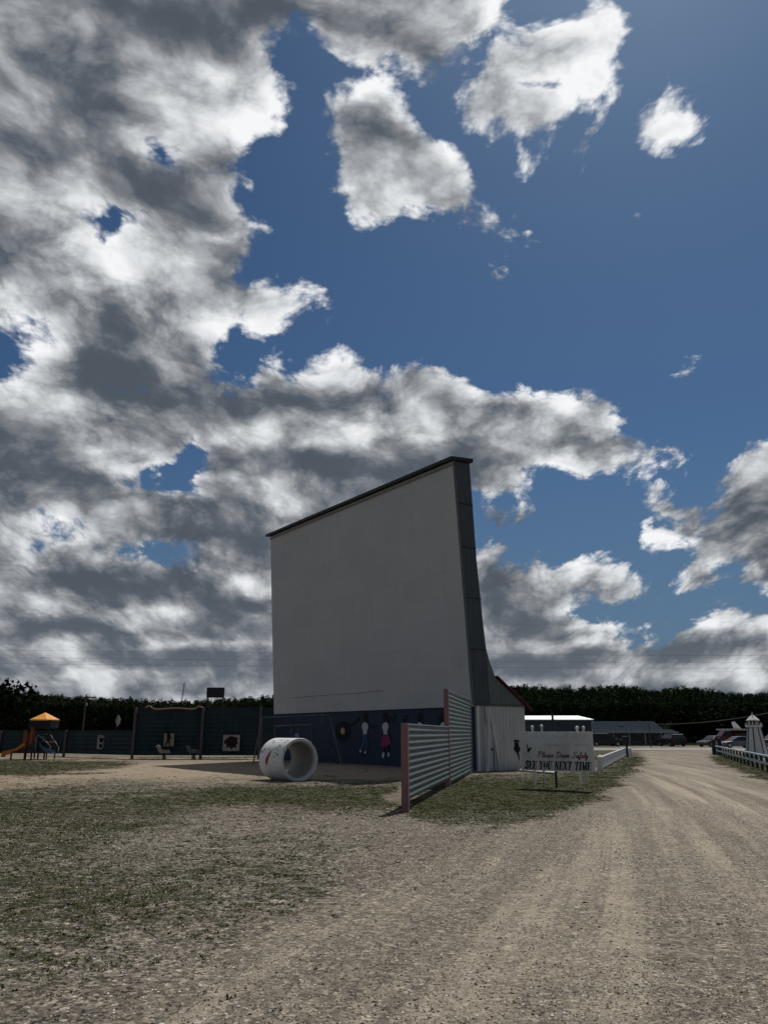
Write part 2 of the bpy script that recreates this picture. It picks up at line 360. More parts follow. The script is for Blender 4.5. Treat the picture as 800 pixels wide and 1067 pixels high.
# outlines written as points of the ground seen in the picture, (x, y, strength, softness px)
GRASS = [
 ([(120,822),(240,817),(416,816),(414,842),(330,850),(240,846),(150,850)], .86, 9),
 ([(415,838),(440,825),(497,806),(560,806),(600,803),(622,801),(640,792),(655,779),(668,784),(672,792),(664,802),(648,814),(640,830),(604,842),(566,858),(520,868),(460,868),(425,862),(408,852)], 1.0, 9),
 ([(-400,812),(60,812),(180,815),(260,813),(340,815),(415,813),(412,838),(396,856),(330,850),(300,858),(250,850),(190,870),(130,880),(60,905),(-60,930),(-500,950)], .72, 24),
 ([(-400,791),(0,793),(70,791),(150,795),(120,803),(60,806),(-20,812),(-400,815)], .85, 4),
 ([(-100,786.5),(300,788.5),(300,790.5),(-100,788.5)], .9, 1.5),
 ([(735,786),(746,783),(775,785),(820,800),(900,826),(1200,930),(1200,960),(900,850),(812,819),(770,804),(748,797),(738,791)], 1.0, 4),
 ([(540,795),(612,800),(640,790),(648,781),(560,781),(530,785)], 1.0, 3),
 ([(-900,850),(0,860),(200,870),(330,860),(400,872),(300,940),(120,1010),(-200,1080),(-900,1100)], .62, 55),
]
SAND = [
 ([(-400,800),(20,806),(130,797),(180,792),(330,795),(440,797),(425,811),(350,812),(250,814),(170,813),(90,813),(30,820),(-60,825),(-400,830)], 1.0, 5),
 ([(-400,784),(10,788),(170,789),(280,791),(280,793),(150,792.5),(60,791.5),(-400,790)], 1.0, 1.5),
 ([(575,806),(620,803),(650,815),(630,832),(600,826),(590,815)], .35, 6),
]
def zone(px, py, lst):
    out = np.zeros(len(px))
    for poly, st, soft in lst:
        out = np.maximum(out, st * np.clip(.5 + sdf_poly(np.stack([px, py * 1.0], 1), poly) / (2 * soft), 0, 1))
    return out
def ground_masks(x, y):
    yy = np.maximum(y, 3.0)
    px, py = proj_np(x, yy)
    wx = (fbm(x, y, .35, 4, 11) - .5); sc = np.clip((py - 764) / 60, .03, 1.6)
    px = px + wx * 46 * sc; py = py + (fbm(x, y, .30, 4, 21) - .5) * 22 * sc
    ok = (y > 3.2) & (y < 160)
    g = np.where(ok, zone(px, py, GRASS), 0); s_ = np.where(ok, zone(px, py, SAND), 0)
    far = np.clip((y - 100) / 20, 0, 1); g = np.maximum(g, far)
    return g, s_
def axis(spec):
    out = [spec[0][0]]
    for a, b, d in spec:
        n = max(1, round((b - a) / d)); out += list(a + (b - a) * (np.arange(n) + 1) / n)
    return np.array(out)
xs = axis([(-3000,-400,400),(-400,-100,25),(-100,-40,3),(-40,-16,.5),(-16,16,.14),(16,36,.4),(36,100,4),(100,400,25),(400,3000,400)])
ys = axis([(-400,-20,40),(-20,3,1),(3,30,.14),(30,64,.3),(64,130,1.5),(130,400,20),(400,5000,400)])
XX, YY = np.meshgrid(xs, ys); fx_, fy_ = XX.ravel(), YY.ravel()
zz = (fbm(fx_, fy_, .22, 3, 3) - .5) * .05 + (fbm(fx_, fy_, 1.6, 3, 7) - .5) * .03
zz *= np.clip(1 - (np.abs(fy_) - 30) / 60, 0, 1)
# shallow wheel ruts where cars leave towards the road
rd = np.array([.345, .939]); un = np.array([.939, -.345])
gm, sm_ = ground_masks(fx_, fy_)
n_x, n_y = len(xs), len(ys)
idx = np.arange(n_x * n_y).reshape(n_y, n_x)
Fq = np.stack([idx[:-1, :-1], idx[:-1, 1:], idx[1:, 1:], idx[1:, :-1]], -1).reshape(-1, 4)
def ground_mat():
    m = bpy.data.materials.new("ground_gravel_grass"); m.use_nodes = True; N = NT(m.node_tree); N.n.clear()
    p = N.new('ShaderNodeNewGeometry').outputs['Position']
    at = N.new('ShaderNodeAttribute', attribute_name='zone'); sp = N.new('ShaderNodeSeparateColor'); N.l.new(at.outputs['Color'], sp.inputs[0])
    g, s_, trk = sp.outputs[0], sp.outputs[1], sp.outputs[2]
    st = N.vmath('DOT_PRODUCT', p, (un[0], un[1], 0), out=1); al = N.vmath('DOT_PRODUCT', p, (rd[0], rd[1], 0), out=1)
    # gravel: fines, stones, dark crumbs, pale chips
    big = N.noise(p, .22, 4, .55); mid = N.noise(p, 1.7, 5, .6); fine = N.noise(p, 26.0, 4, .7); fine2 = N.noise(p, 75.0, 3, .75)
    c = N.mix(N.mapr(mid, .3, .7), GRA, GRB)
    c = N.mix(N.mapr(big, .38, .62, 0, .55), c, GRC)
    sp_ = N.math('ADD', N.math('MULTIPLY', fine, .6), N.math('MULTIPLY', fine2, .5))
    c = N.mix(N.mapr(sp_, .47, .33, 0, .75), c, (.035, .032, .028))
    c = N.mix(N.mapr(sp_, .60, .72, 0, .8), c, (.46, .43, .39))
    vo = N.new('ShaderNodeTexVoronoi', feature='F1'); N.put(vo.inputs['Vector'], p); vo.inputs['Scale'].default_value = 17.0; vo.inputs['Randomness'].default_value = 1.0
    svc = N.new('ShaderNodeSeparateColor'); N.l.new(vo.outputs['Color'], svc.inputs[0])
    c = N.mix(N.math('MULTIPLY', trk, N.mapr(al, 4, 22, .28, .72)), c, (.32, .278, .217))
    # individual stones: every cell has its own tone, at two sizes
    for sc_, amt in ((30.0, 1.0), (11.0, .36)):
        v2 = N.new('ShaderNodeTexVoronoi', feature='F1'); N.put(v2.inputs['Vector'], p); v2.inputs['Scale'].default_value = sc_
        s2 = N.new('ShaderNodeSeparateColor'); N.l.new(v2.outputs['Color'], s2.inputs[0])
        tone = N.ramp(s2.outputs[0], [(0, .18), (.2, .48), (.5, .92), (.8, 1.2), (.92, 1.6), (1, 2.3)])
        c = N.mix(N.math('MULTIPLY', N.math('MULTIPLY_ADD', trk, N.mapr(al, 8, 20, -.35, -.70), 1.0), amt), c, N.mix(1.0, c, tone, 'MULTIPLY'))
    rg = N.noise(p, 5.5, 8, .82)
    c = N.mix(1.0, c, N.ramp(rg, [(.30, .62), (.45, .9), (.55, 1.05), (.70, 1.3)]), 'MULTIPLY')
    chip = N.math('MULTIPLY', N.mapr(vo.outputs['Distance'], .26, .18), N.mapr(svc.outputs[0], .90, .92))
    c = N.mix(N.math('MULTIPLY', chip, .8), c, N.mix(svc.outputs[1], (.50, .47, .42), (.05, .045, .04)))
    # tyre-worn streaks on the drive
    cv = N.new('ShaderNodeCombineXYZ'); N.put(cv.inputs[0], N.math('ADD', st, N.math('MULTIPLY', N.math('MULTIPLY', al, al), .0022))); N.put(cv.inputs[1], N.math('MULTIPLY', al, .035))
    sn = N.noise(cv.outputs[0], 1.5, 6, .66, dist=.15)
    fadeL = N.math('MULTIPLY', trk, N.mapr(al, 4, 20, .55, 1.0))
    fadeL = N.math('MULTIPLY', fadeL, N.mapr(mid, .3, .62, .45, 1.1))
    c = N.mix(N.math('MULTIPLY', N.mapr(sn, .49, .60), N.math('MULTIPLY', fadeL, .7)), c, (.45, .385, .29))
    c = N.mix(N.math('MULTIPLY', N.mapr(sn, .48, .38), N.math('MULTIPLY', fadeL, .62)), c, (.125, .100, .074))
    # sand
    sc = N.mix(N.mapr(mid, .35, .65), (.27, .215, .155), (.36, .29, .21))
    sc = N.mix(N.mapr(fine, .45, .3, 0, .6), sc, (.10, .082, .06))
    c = N.mix(N.math('MULTIPLY', s_, .9), c, sc)
    # grass with ragged thresholds
    gn = N.noise(p, 3.2, 7, .68); gf = N.noise(p, 14.0, 4, .65)
    gl = N.noise(p, .7, 4, .6)
    gg = N.math('ADD', N.math('MULTIPLY', gn, .45), N.math('ADD', N.math('MULTIPLY', gf, .35), N.math('MULTIPLY', gl, .20)))
    thr = N.mapr(g, 0.0, 1.0, .625, .41)
    gm_ = N.mapr(N.math('SUBTRACT', gg, thr), -.03, .08, 0, 1, 'SMOOTHSTEP')
    gm_ = N.math('MULTIPLY', gm_, N.mapr(g, .03, .14))
    gc = N.mix(N.mapr(gf, .3, .7), (.022, .029, .010), (.066, .074, .026))
    gc = N.mix(N.mapr(N.noise(p, .9, 4, .6), .5, .75, 0, .5), gc, (.11, .095, .05))
    c = N.mix(N.math('MULTIPLY', gm_, .90), c, gc)
    far = N.mapr(al, 90, 160)
    b = N.new('ShaderNodeBsdfPrincipled'); b.inputs['Roughness'].default_value = .95; b.inputs['Specular IOR Level'].default_value = .12
    N.put(b.inputs['Base Color'], c)
    h = N.math('MULTIPLY_ADD', fine, .5, N.math('MULTIPLY_ADD', fine2, .22, N.math('MULTIPLY_ADD', mid, 1.0, N.math('MULTIPLY', N.math('MULTIPLY', gm_, gf), 1.6))))
    h = N.math('MULTIPLY_ADD', N.mapr(vo.outputs['Distance'], .5, 0), .25, h)
    bp = N.new('ShaderNodeBump'); bp.inputs['Strength'].default_value = 1.0; bp.inputs['Distance'].default_value = .035
    N.put(bp.inputs['Height'], h); N.put(b.inputs['Normal'], bp.outputs[0])
    o = N.new('ShaderNodeOutputMaterial'); N.l.new(b.outputs[0], o.inputs[0])
    return m
GRA, GRB, GRC = (.140, .120, .095), (.245, .210, .166), (.160, .136, .105)
M_ground = ground_mat()
ground = npmesh("ground", np.stack([fx_, fy_, zz], 1), Fq, 4, M_ground, 'structure')
gpx, gpy = proj_np(fx_, np.maximum(fy_, 3))
trk = np.clip(.5 + sdf_poly(np.stack([gpx, gpy], 1), [(676,786),(738,786),(760,796),(812,818),(900,850),(1300,990),(1600,1400),(-100,1400),(120,1067),(330,960),(480,905),(600,862),(645,838),(665,808)]) / 60, 0, 1)
trk = np.where(fy_ > 3.2, trk, .5)
ca = ground.data.color_attributes.new("zone", 'FLOAT_COLOR', 'POINT')
ca.data.foreach_set('color', np.stack([gm, sm_, trk, np.ones_like(gm)], 1).astype(np.float32).ravel())
ground.data.polygons.foreach_set('use_smooth', [True] * len(ground.data.polygons))
# the paved road beyond, with a pale worn surface and edge lines
M_asph = mat("worn_asphalt", (.26, .25, .235), .85, .12, .6, bump=.2, bscale=30)
MB().add([(-300, 86, .03), (400, 86, .03), (400, 96, .03), (-300, 96, .03)], [(0, 1, 2, 3)]).build("road", M_asph)['kind'] = 'structure'
M_line = mat("road_paint", (.6, .6, .58), .7, .1, 4)
mb = MB()
for y in (86.4, 95.5): mb.add([(-300, y, .036), (400, y, .036), (400, y + .15, .036), (-300, y + .15, .036)], [(0, 1, 2, 3)])
mb.build("road_markings", M_line)['kind'] = 'structure'
# concrete strip along the annex
M_conc = mat("pale_concrete", (.42, .40, .36), .85, .12, 2, bump=.2)
a, b = G(534, 803.4), G(577, 806.6)
MB().prism([a + Vector((0, 0, .02)), b + Vector((0, 0, .02)), b + Vector((.5, 1.4, .02)), a + Vector((.5, 1.0, .02))], (0, 0, .05)).build("concrete_path", M_conc)['kind'] = 'structure'
# ---- grass tufts: one object
def gz(x, y):
    return ((fbm(x, y, .22, 3, 3) - .5) * .05 + (fbm(x, y, 1.6, 3, 7) - .5) * .03) * np.clip(1 - (np.abs(y) - 30) / 60, 0, 1)
def tufts():
    n = 190000
    y = 5 + (62 - 5) * rng.random(n) ** 0.9; x = (rng.random(n) * 2 - 1) * (y * .56 + 1)
    g, s_ = ground_masks(x, y)
    cl = fbm(x, y, .9, 4, 40); cl2 = fbm(x, y, 4.0, 3, 50)
    dens = np.clip((g - (1 - (cl * .55 + cl2 * .45)) * 1.1 + .29) * 1.9, 0, 1) * np.clip(g * 6, 0, 1)
    lf = np.clip((3.0 - x) / 8, 0, 1) * np.clip((26 - y) / 8, 0, 1)
    dens = np.maximum(dens, np.where((cl2 > .54) & (g < .5), .20 * lf * (.3 + cl), 0))
    keep = rng.random(n) < dens * np.where(y > 30, .5, .62)
    x, y, g = x[keep], y[keep], g[keep]; n = len(x)
    R_ = (.02 + .085 * rng.random(n) ** 2.2) * (1 + .4 * (g > .6)); h0 = .004 + .014 * rng.random(n) ** 1.8
    V = []
    for k in range(11):
        a = rng.random(n) * 2 * np.pi; r = R_ * np.sqrt(rng.random(n)) * 1.15
        px_, py_ = x + r * np.cos(a), y + r * np.sin(a); z0 = gz(px_, py_); w = .004 + .006 * rng.random(n) + y * .0003; w = w * 1.1
        b_ = rng.random(n) * 2 * np.pi; ln = h0 * (.5 + rng.random(n)); t = .4 + 1.8 * rng.random(n)
        A = np.stack([px_ - w * np.sin(b_), py_ + w * np.cos(b_), z0 - .004], 1)
        B = np.stack([px_ + w * np.sin(b_), py_ - w * np.cos(b_), z0 - .004], 1)
        C = np.stack([px_ + (ln + .008) * t * np.cos(b_), py_ + (ln + .008) * t * np.sin(b_), z0 + ln], 1)
        V.append(np.stack([A, B, C], 1))
    V = np.concatenate(V).reshape(-1, 3)
    return V, np.arange(len(V)).reshape(-1, 3)
def gfn(N, p, c, b):
    q = N.new('ShaderNodeNewGeometry').outputs['Random Per Island']
    return N.ramp(q, [(0, (.015, .022, .007)), (.45, (.034, .046, .014)), (.8, (.070, .082, .027)), (1, (.15, .128, .062))])
M_grass = mat("grass_blades", (.05, .07, .025), .8, .2, 2, fn=gfn, spec=0.0)
V, Fc = tufts()
tag(npmesh("grass", V, Fc, 3, M_grass), "short trampled grass growing in patches on the gravel", "grass", kind='stuff')
# ---- loose stones: one object
def stones():
    n = 26000; y = 4.6 + 18 * rng.random(n) ** 1.5; x = (rng.random(n) * 2 - 1) * (y * .58 + .6)
    cl = fbm(x, y, .5, 3, 60); k = rng.random(n) < np.clip((cl - .35) * 3, .1, 1); x, y = x[k], y[k]; n = len(x)
    r = .003 + .009 * rng.random(n) ** 3 + y * .00012; r[rng.random(n) < .004] *= 2.4
    z0 = (fbm(x, y, .22, 3, 3) - .5) * .05 + (fbm(x, y, 1.6, 3, 7) - .5) * .03
    ico = bmesh.new(); bmesh.ops.create_icosphere(ico, subdivisions=1, radius=1)
    iv = np.array([v.co[:] for v in ico.verts]); fi = np.array([[v.index for v in f.verts] for f in ico.faces]); ico.free()
    sc = np.stack([.8 + .8 * rng.random(n), .7 + .6 * rng.random(n), .45 + .35 * rng.random(n)], 1) * r[:, None]
    a = rng.random(n) * 6.28
    P = iv[None] * (1 + .25 * (rng.random((n, len(iv), 1)) - .5)) * sc[:, None]
    X_ = P[..., 0] * np.cos(a)[:, None] - P[..., 1] * np.sin(a)[:, None] + x[:, None]
    Y_ = P[..., 0] * np.sin(a)[:, None] + P[..., 1] * np.cos(a)[:, None] + y[:, None]
    V = np.stack([X_, Y_, P[..., 2] + z0[:, None] + r[:, None] * .1], -1).reshape(-1, 3)
    return V, (fi[None] + (np.arange(n) * len(iv))[:, None, None]).reshape(-1, 3)
def sfn(N, p, c, b):
    q = N.new('ShaderNodeNewGeometry').outputs['Random Per Island']
    return N.ramp(q, [(0, (.03, .027, .023)), (.35, (.10, .085, .068)), (.7, (.22, .19, .15)), (.9, (.42, .38, .32)), (1, (.68, .64, .57))])
M_stone = mat("stone", (.2, .18, .15), .85, .2, 2, fn=sfn)
V, Fc = stones()
tag(npmesh("loose_stones", V, Fc, 3, M_stone), "larger loose stones scattered over the near ground", "gravel", kind='stuff')
def grit():
    n = 150000; y = 4.4 + 15 * rng.random(n) ** 1.35; x = (rng.random(n) * 2 - 1) * (y * .55 + .6)
    cl = fbm(x, y, .8, 4, 160); px, py = proj_np(x, y)
    k = rng.random(n) < np.clip((cl - .30) * 3.2, .12, 1); x, y = x[k], y[k]; n = len(x)
    r = .0022 + .0050 * rng.random(n) ** 2 + y * .00022
    ov = np.array([(1,0,0),(0,1,0),(-1,0,0),(0,-1,0),(0,0,1),(0,0,-.6)], float); fi = np.array([(0,1,4),(1,2,4),(2,3,4),(3,0,4)])
    P = ov[None] * (1 + .7 * (rng.random((n, 6, 1)) - .5)) * (r[:, None] * np.stack([1 + rng.random(n), .8 + .6 * rng.random(n), .5 + .5 * rng.random(n)], 1))[:, None]
    a = rng.random(n) * 6.28
    X_ = P[..., 0] * np.cos(a)[:, None] - P[..., 1] * np.sin(a)[:, None] + x[:, None]
    Y_ = P[..., 0] * np.sin(a)[:, None] + P[..., 1] * np.cos(a)[:, None] + y[:, None]
    V = np.stack([X_, Y_, P[..., 2] + gz(x, y)[:, None] + .002], -1).reshape(-1, 3)
    return V, (fi[None] + (np.arange(n) * 6)[:, None, None]).reshape(-1, 3)
V, Fc = grit()
tag(npmesh("grit", V, Fc, 3, M_stone), "fine sharp grit covering the near gravel lot", "gravel", kind='stuff')
# ---------------------------------------------------------------- hills and woods
SKYL = [(-2500,726),(-300,715),(-60,712),(0,723),(20,725),(60,727),(74,727),(100,730),(140,731),(170,733),(200,733),(230,730),(285,729),(400,722),(520,718),(545,717),(575,719),(600,720),(632,717),(652,717),(690,722),(702,719),(730,720),(760,723),(790,725),(815,724),(1000,716),(3200,722)]
def skyl(px): return np.interp(px, [a for a, _ in SKYL], [b for _, b in SKYL])
def far_frac(D): return np.interp(D, [100, 150, 220, 320, 430, 700, 3000], [0, .05, .30, .66, .93, .97, .9])
def hill_z(x, y):
    D = np.maximum(y, 50); px = CX + FPX * x / (D * math.cos(PITCH)) * 0.961 / 1.0
    top = (HZ - skyl(px) - 4) / 838.0 * 430 + CAMH
    return np.maximum(0, far_frac(D)) * (top - 7) + (fbm(x, y, .012, 3, 90) - .5) * 2.0 * far_frac(D)
hx = axis([(-3000,-600,120),(-600,600,12),(600,3000,120)]); hy = axis([(125,480,12),(480,1000,60),(1000,4000,500)])
HX, HY = np.meshgrid(hx, hy); HXr, HYr = HX.ravel(), HY.ravel(); HZr = hill_z(HXr, HYr) + np.where(HYr < 140, -.3, .02)
hi = np.arange(len(hx) * len(hy)).reshape(len(hy), len(hx))
M_hill = mat("wooded_ground", (.008, .012, .006), 1.0, .4, .05, spec=0.0)
npmesh("hills", np.stack([HXr, HYr, HZr], 1), np.stack([hi[:-1, :-1], hi[:-1, 1:], hi[1:, 1:], hi[1:, :-1]], -1).reshape(-1, 4), 4, M_hill, 'structure')
def leafcloud(n, seed, lobes=7, size=.16):
    """unit crown: leaf clumps spread over uneven lobes; returns (n,3,3) triangles"""
    r = np.random.default_rng(seed)
    lc = r.normal(size=(lobes, 3)) * [.36, .36, .30] + [0, 0, .1]; lr = .34 + .28 * r.random(lobes)
    k = r.integers(0, lobes, n); d = r.normal(size=(n, 3)); d /= np.linalg.norm(d, axis=1)[:, None]
    c = lc[k] + d * (lr[k] * (.55 + .5 * r.random(n)))[:, None]
    u = r.normal(size=(n, 3)); u /= np.linalg.norm(u, axis=1)[:, None]; v = np.cross(u, d + .4 * r.normal(size=(n, 3))); v /= np.linalg.norm(v, axis=1)[:, None] + 1e-6
    s = size * (.5 + r.random(n))[:, None]
    return np.stack([c + u * s, c - u * s * .5 + v * s * .8, c - u * s * .5 - v * s * .8], 1)
def ffn(a, b_):
    def f(N, p, c, b):
        q = N.new('ShaderNodeNewGeometry').outputs['Random Per Island']
        return N.mix(q, a, b_)
    return f
M_far = mat("far_foliage", (.02, .03, .012), .9, .3, .1, fn=ffn((.012, .021, .009), (.052, .074, .032)), spec=0.0)  # far crowns paler and greener: haze and lit treetops put into the leaf colour
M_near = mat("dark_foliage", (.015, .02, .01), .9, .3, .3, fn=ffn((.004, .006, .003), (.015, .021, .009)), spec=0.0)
prot = [leafcloud(260, 100 + i, 8, .12) for i in range(6)]
prots = [leafcloud(130, 200 + i, 6, .18) for i in range(6)]
T_ = []
def crown(x, y, z, rx, rz, pr):
    (T2 if y > 260 else T_).append(pr * np.array([rx, rx, rz]) + np.array([x, y, z]))
Tn = []
T2 = []
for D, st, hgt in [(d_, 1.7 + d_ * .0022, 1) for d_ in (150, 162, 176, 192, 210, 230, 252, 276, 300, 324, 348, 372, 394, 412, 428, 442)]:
    x = -D * .72
    while x < D * .85:
        x += st * (.7 + .6 * rng.random()); y = D + rng.normal() * D * .025
        px = CX + 838 * x / y
        if D < 165 and 530 < px < 720: continue
        gz = float(hill_z(np.array([x]), np.array([float(y)]))[0])
        top = CAMH + (HZ - float(skyl(px))) / 838 * y      # skyline seen at this depth
        f_ = float(np.interp(D, [150, 250, 430, 450], [.46, .62, 1.0, .98] if px > 500 else [.70, .80, 1.0, .98]))
        f_ *= .93 + .16 * float(fbm(np.array([x]), np.array([float(y)]), .045, 3, 77)[0])
        h = max(4.0, CAMH + (top - CAMH) * f_ - gz) if D < 330 else max(5.0, top - gz)
        h = min(h, 15) * (1 + rng.normal() * .05)
        if D > 350: h = h + rng.normal() * .5 + 2.6 * (float(fbm(np.array([x]), np.array([float(y)]), .06, 3, 31)[0]) - .5)
        r = st * .62 * (.6 + 1.1 * rng.random() ** 1.6)
        pr = (prots if D > 300 else prot)[rng.integers(6)]
        crown(x, y, gz + h - r * .95, r, r * 1.1, pr)
        if h > 2.4 * r: crown(x + rng.normal() * r, y - r, gz + h - r * (1.7 + .9 * rng.random()), r * 1.25, r * 1.1, pr)
        if h > 3.4 * r: crown(x + rng.normal() * r, y - r, gz + h - r * 3.2, r * 1.5, r * 1.3, pr)
        if D == 150 and h > 4 * r: crown(x, y, gz + h - r * 3.9, r * 1.1, r * 1.3, pr)
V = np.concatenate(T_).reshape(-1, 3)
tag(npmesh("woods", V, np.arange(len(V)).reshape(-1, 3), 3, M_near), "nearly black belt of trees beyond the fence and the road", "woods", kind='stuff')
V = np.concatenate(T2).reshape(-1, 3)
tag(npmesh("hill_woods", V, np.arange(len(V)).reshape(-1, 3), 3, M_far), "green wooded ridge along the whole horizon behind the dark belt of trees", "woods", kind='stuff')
M_bark = mat("bark", (.035, .028, .02), .9, .3, 4, bump=.5)
def tree(x, y, h, r, seed, label):
    t = empty("tree", (x, y, 0), 0, label, "tree", "single trees at the foot of the woods")
    mb = MB(); rr = random.Random(seed)
    mb.cyl((0, 0, -.1), (.1, 0, h * .45), h * .035, h * .022, 8).cyl((.1, 0, h * .45), (0, .1, h * .85), h * .022, h * .008, 8)
    for k in range(7):
        a = rr.random() * 6.28; z = h * (.3 + .07 * k)
        mb.cyl((.08, 0, z), (math.cos(a) * r * .6, math.sin(a) * r * .6, z + h * .15), h * .012, h * .004, 6)
    mb.build("trunk", M_bark, t)
    P = leafcloud(2600, seed, 13, .085) * np.array([r, r, h * .44]) + np.array([0, 0, h * .56])
    c = npmesh("crown", P.reshape(-1, 3), np.arange(len(P) * 3).reshape(-1, 3), 3, M_near); c.parent = t
    return t
def tpx(px, top, Y, r, seed, label):
    p = AT(px, top, Y); tree(p.x, Y, p.z, r, seed, label)
tpx(2, 704, 98, 3.6, 1, "tall dark tree at the far left edge of the picture, rising above the woods")
tpx(787, 735, 138, 6.0, 3, "broad dark tree right behind the miniature lighthouse")
tpx(716, 741, 140, 5.0, 4, "round dark tree just right of the shop with the blue-grey roof")
tpx(745, 733, 146, 6.2, 5, "dark tree standing behind the red truck")
# ---------------------------------------------------------------- far buildings
M_white = mat("white_paint", (.62, .63, .62), .6, .06, 2, dirt=((.38, .37, .34), .5))
M_roofw = mat("white_metal_roof", (.9, .9, .9), .38, .03, 2, metal=.9)
M_wallb = mat("blue_grey_siding", (.05, .066, .085), .7, .1, 1)
M_roofb = mat("blue_grey_metal_roof", (.018, .027, .038), .9, .12, 1.5, spec=.02)
M_dark = mat("dark_glass", (.010, .012, .014), .2, .1, 2, spec=.5)
M_trim = mat("grey_trim", (.30, .31, .31), .6, .1, 3)
M_wallg = mat("grey_wall", (.13, .135, .13), .8, .12, 2)
def barn():
    t = empty("metal_barn", (20.5, 119, 0), 0, "long low building with a glaring white metal roof behind the sign", "building")
    L = 25.0; x0 = -12.5
    xl, xr = AT(546, 750, 119).x - 20.5, AT(615, 750, 119).x - 20.5
    e = AT(600, 749.6, 119).z; rdg = AT(600, 746.2, 119).z
    MB().prism([(xl, 0, 0), (xr, 0, 0), (xr, 0, e), (xl, 0, e)], (0, 9, 0)).build("wall", M_wallb, t)
    MB().add([(xl - .2, -.5, e), (xr + .35, -.5, e), (xr - .8, 4.3, e + .62), (xl - .2, 4.3, e + .62),
              (xl - .2, -.5, e - .1), (xr + .35, -.5, e - .1), (xr + .35, 9.4, e - .1), (xl - .2, 9.4, e - .1), (xr + .35, 9.4, e), (xl - .2, 9.4, e)],
             [(0, 1, 2, 3), (3, 2, 8, 9), (0, 4, 5, 1), (1, 5, 6, 8, 2), (0, 3, 9, 7, 4), (7, 6, 5, 4), (6, 7, 9, 8)]).build("roof", M_roofw, t)
    MB().box((xr + .05, -.6, e / 2), (.12, .12, e)).build("downpipe", M_trim, t)
    for k in range(4):
        w = MB().box((xl + 2.2 + k * 2.6, -.03, 1.5), (1.1, .08, .8)).build("window", M_trim, t)
        MB().box((xl + 2.2 + k * 2.6, -.08, 1.5), (.9, .04, .62)).build("pane", M_dark, w)
barn()
def shop():
    Y = 121.0
    a, b = AT(615.5, 764, Y).x, AT(690, 764, Y).x; c = AT(699, 764, Y).x
    t = empty("shop_building", ((a + b) / 2, Y, 0), 0, "low shop with a blue-grey metal roof and covered porch beyond the road", "building")
    m = (a + b) / 2; a -= m; b -= m; c -= m
    e = AT(650, 760.5, Y).z; rg = AT(650, 751.5, Y + 4).z
    MB().prism([(a, 0, 0), (b, 0, 0), (b, 0, e), (a, 0, e)], (0, 8, 0)).build("wall", M_wallg, t)
    MB().prism([(a - .3, -.3, e), (a - .3, 4, rg), (a - .3, 8.3, e)], (b - a + .4, 0, 0)).build("roof", M_roofb, t)
    MB().prism([(a - .3, -2.6, e - .42), (a - .3, -2.6, e - .30), (a - .3, .0, e + .1), (a - .3, .0, e - .02)], (c - a + .3, 0, 0)).build("porch_roof", M_roofb, t)
    MB().box(((a + c) / 2, -2.66, e - .36), (c - a + .3, .08, .2)).build("fascia", M_trim, t)
    for k in range(6):
        MB().box((a + .3 + k * (c - a - .4) / 5, -2.4, (e - .4) / 2), (.13, .13, e - .4)).build("porch_post", M_trim, t)
    for x, w in ((a + 4.6, 2.3), (a + 7.2, .7), (a + 9.0, .7)):
        w_ = MB().box((x, -.03, 1.05), (w + .16, .08, 1.06)).build("window", M_trim, t)
        MB().box((x, -.08, 1.05), (w, .04, .9)).build("pane", M_dark, w_)
    MB().box((b - .9, -.05, .95), (.85, .1, 1.9)).build("door", M_dark, t)
    MB().box((a + 5.0, 1.6, (e + rg) / 2 + .05), (.7, .4, .25)).build("roof_vent", M_trim, t)
shop()
